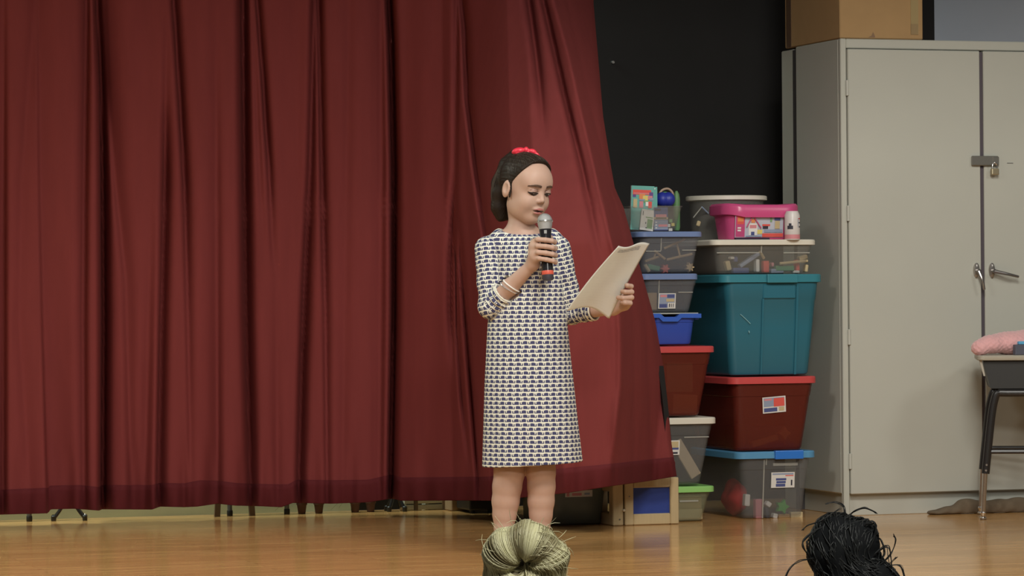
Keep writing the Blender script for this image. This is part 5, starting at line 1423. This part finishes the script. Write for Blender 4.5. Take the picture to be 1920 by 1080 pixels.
for base_pts, n, sp_ in (([(1562, 976), (1540, 988), (1512, 1008), (1506, 1024), (1522, 1048), (1545, 1058)], 7, 4), ([(1590, 968), (1604, 957), (1622, 952), (1644, 962)], 5, 3), ([(1585, 975), (1582, 950), (1566, 941), (1548, 944)], 4, 4),
                      ([(1575, 955), (1540, 975), (1515, 985), (1504, 993)], 3, 4), ([(1472, 1084), (1482, 1064), (1500, 1052), (1526, 1046)], 6, 3), ([(1640, 1060), (1658, 1040), (1652, 1016), (1646, 1009)], 4, 4),
                      ([(1650, 1060), (1668, 1040), (1680, 1016), (1676, 1003)], 4, 4), ([(1655, 1066), (1672, 1058), (1690, 1062), (1697, 1084)], 6, 4), ([(1530, 1084), (1528, 1062), (1535, 1040)], 5, 5),
                      ([(1620, 985), (1640, 980), (1641, 1000), (1628, 1030)], 9, 5), ([(1640, 1040), (1662, 1025), (1668, 1045), (1672, 1070)], 5, 5), ([(1600, 1060), (1640, 1050), (1672, 1068), (1690, 1090)], 9, 6), ([(1655, 1070), (1672, 1052), (1682, 1045)], 4, 4)):
    for k in range(n):
        paths.append((kp(*[(x+rnd.uniform(-sp_, sp_)*.6, y+rnd.uniform(-sp_, sp_)*.6) for x, y in base_pts]), rnd.uniform(.00035, .00075), rnd.random()))
ho = hair_obj('bun_strands', paths, km, kid); ho['label'] = 'loose black strands sticking out of the bun'
hc_ = Vector(base2) + Vector((0, 0, 1.205*sc2))
S = SDF((-.12, -.13, -.13), (.12, .13, .14), .005); S.ell((0, -.006, .012), np.array((.078, .095, .104))*sc2, 0)
S.op(lambda X, Y, Z: (-.8*Y+.6*Z+.03)+0*X, (-.12, -.13, -.13), (.12, .13, .14), .004, 'sub')
v, f = S.mesh(); fast('hair_cap', v @ np.array((tuple(r0), tuple(f0), (0, 0, 1))) + np.array(hc_), f, mm('black_core', (.007, .008, .009), .8, spec=.15), kid)

# ================================================================== THINGS STANDING BEHIND THE CURTAIN
BY = 13.08
terr = mm('pot_brown', (.10, .045, .030), .7); soil = mm('soil', (.03, .02, .014), .95); leafm = mm('leaf_green', (.12, .24, .07), .5)
def pot_plant(px, label, leaves, ybase=967):
    p = W(px, ybase, BY); p.z = 0
    root = empty('potted_plant', p); tag(root, label, 'plant', 'potted plants behind the curtain')
    m = MB(); m.lathe([(.014, .0005), (.0145, .003), (.019, .036), (.0215, .036), (.0215, .046), (.019, .046), (.0175, .038)], p, seg=18); m.build('pot', terr, root)
    m = MB(); m.lathe([(.0005, .039), (.018, .038)], p, seg=14); m.build('soil', soil, root)
    for k, (dx, dz, dy) in enumerate(leaves):
        a = p+Vector((0, 0, .038)); tip = p+Vector((dx, dy, dz)); mid = a.lerp(tip, .55)+Vector((0, 0, .03))
        wv = Vector((.35, .9, 0)).normalized()*.008
        m = MB(); m.rings([[a-wv*.1, a+wv*.1, a+wv*.1+Vector((0, 0, .001)), a-wv*.1+Vector((0, 0, .001))], [mid-wv, mid+wv, mid+wv+Vector((0, 0, .001)), mid-wv+Vector((0, 0, .001))], [tip-wv*.1, tip+wv*.1, tip+wv*.1+Vector((0, 0, .001)), tip-wv*.1+Vector((0, 0, .001))]])
        m.build('leaf', leafm, root)
pot_plant(566, 'leftmost little brown plant pot under the curtain hem', [(-.11, .015, .0), (-.09, .045, -.01), (.02, .09, 0), (-.03, .1, 0)])
pot_plant(598, 'second little brown plant pot from the left under the hem', [(.02, .1, 0), (-.02, .11, 0), (.04, .08, .01)])
pot_plant(666, 'third little brown plant pot, with drooping leaves', [(-.07, .02, -.01), (-.085, .05, 0), (-.05, .045, -.015), (-.10, .012, .0), (.02, .1, 0)], 964)
pot_plant(695, 'rightmost little brown plant pot under the curtain hem', [(.02, .1, 0), (-.03, .09, 0), (.05, .07, 0)], 963)
grey_m = mm('grey_leg_metal', (.16, .17, .17), .4, .5); dk_wood = mm('dark_wood', (.12, .08, .045), .6)
def folded_chair(label, p0, p1, mt):
    a = W(p0, 970, BY); b = W(p1, 970, BY); a.z = b.z = 0; w_ = b.x-a.x
    root = empty('folding_chair', (a+b)/2); tag(root, label, 'chair')
    for q in (a, b):
        m = MB(); m.tube([q+Vector((0, 0, .012)), q+Vector((0, .05, .82))], .010, 8); lg = m.build('leg', mt, root)
        m = MB(); m.lathe([(.011, 0), (.012, .004), (.012, .02), (.011, .022)], q, seg=10); m.build('rubber_foot', blk, lg)
    m = MB(); m.box((a.x, BY+.02, .62), (b.x, BY+.065, .80), .006); m.build('backrest', mt, root)
    m = MB(); m.box((a.x+.01, BY+.01, .18), (b.x-.01, BY+.035, .52), .006); m.build('seat', mt, root)
folded_chair('folded grey chair whose leg shows at the far left under the hem', -95, 55, grey_m)
folded_chair('folded grey chair between the wooden easel and the plant pots', 431, 538, grey_m)
def easel(label, p0, p1, mt):
    a = W(p0, 970, BY-.03); b = W(p1, 970, BY-.03); a.z = b.z = 0
    root = empty('wooden_easel', (a+b)/2); tag(root, label, 'easel')
    top = (a+b)/2 + Vector((0, .06, 1.2))
    for q in (a, b):
        d_ = (top-q); m = MB(); e = Vector((.011, 0, 0)); g_ = Vector((0, .008, 0)); t_ = q+d_*.97
        m.rings([[q-e-g_, q+e-g_, q+e+g_, q-e+g_], [t_-e-g_, t_+e-g_, t_+e+g_, t_-e+g_]], smooth=False); m.build('leg', mt, root)
    m = MB(); m.box((a.x-.02, BY-.05, .42), (b.x+.02, BY-.02, .45), .003); m.build('ledge', mt, root)
easel('folded dark wooden easel standing behind the curtain', 407, 473, dk_wood)
m = MB(); p = W(780, 961, BY); p.z = .001; m.tube([p, p+Vector((.0, .04, .7)), p+Vector((.02, .08, 1.35))], .009, 8)
tag(m.build('wooden_pole', dk_wood), 'thin brown wooden pole leaning beside the slatted crate', 'pole')
# black stands
def stand(label, px, rad, tiptone):
    p = W(px, 968, BY); p.z = 0
    root = empty('music_stand', p); tag(root, label, 'stand')
    for k, a in enumerate((20, 140, 200, 320)):
        d_ = Vector((math.cos(R(a))*rad, math.sin(R(a))*.06, 0))
        m = MB(); m.tube([p+Vector((0, 0, .12)), p+d_*.5+Vector((0, 0, .05)), p+d_+Vector((0, 0, .009))], .007, 8, sub=4); lg = m.build('leg', blkm, root)
        m = MB(); m.lathe([(.009, 0), (.010, .003), (.010, .018), (.007, .022)], p+d_, seg=10); m.build('tip', chrome if k == 0 else blk, lg)
    m = MB(); m.tube([p+Vector((0, 0, .10)), p+Vector((0, 0, .95))], .009, 10); m.build('post', blkm, root)
stand('black metal stand with one shiny leg tip at the left', 130, .07, 1)
stand('black metal stand beside the slatted crate behind the curtain', 742, .035, 0)
# white slatted crate
a = W(757, 960, BY+.04); b = W(845, 960, BY+.04); wh = mm('white_slat', (.66, .70, .60), .5)
cr_ = empty('slatted_crate', ((a.x+b.x)/2, BY+.06, 0)); tag(cr_, 'pale slatted crate under the hem left of the brown box', 'crate')
for k in range(5):
    m = MB(); m.box((a.x, BY+.03, .002+k*.024), (b.x, BY+.042, .022+k*.024), .002); m.build('slat', wh, cr_)
for xx in (a.x+.006, (a.x+b.x)/2, b.x-.006):
    m = MB(); m.box((xx-.006, BY+.042, .0), (xx+.006, BY+.10, .12), .002); m.build('post', wh, cr_)
# brown box and black case
a = W(847, 960, 12.98); b = W(879, 960, 12.98)
br_ = empty('brown_box', ((a.x+b.x)/2, 13.02, 0)); tag(br_, 'plain brown cardboard box beside the black case under the hem', 'box')
m = MB(); m.box((a.x, 12.98, .001), (b.x, 13.12, .20), .003); m.build('box_body', mm('dull_card', (.26, .17, .09), .8), br_)
m = MB(); m.box((a.x-.001, 12.979, .199), (b.x+.001, 13.05, .203), .001); m.build('flap', mm('dull_card', (.26, .17, .09), .8), br_)
a = W(881, 968, 12.80); b = W(932, 968, 12.80)
ck = empty('black_case', ((a.x+b.x)/2, 12.88, 0)); tag(ck, "black equipment case on the floor left of the girl's legs", 'case')
m = MB(); m.box((a.x, 12.80, .012), (b.x, 12.98, .30), .006, seg=2); m.build('case_body', blk, ck)
for xx in (a.x+.02, b.x-.02):
    m = MB(); m.lathe([(.010, 0), (.010, .013)], (xx, 12.83, 0), seg=10); m.build('foot', blk, ck)
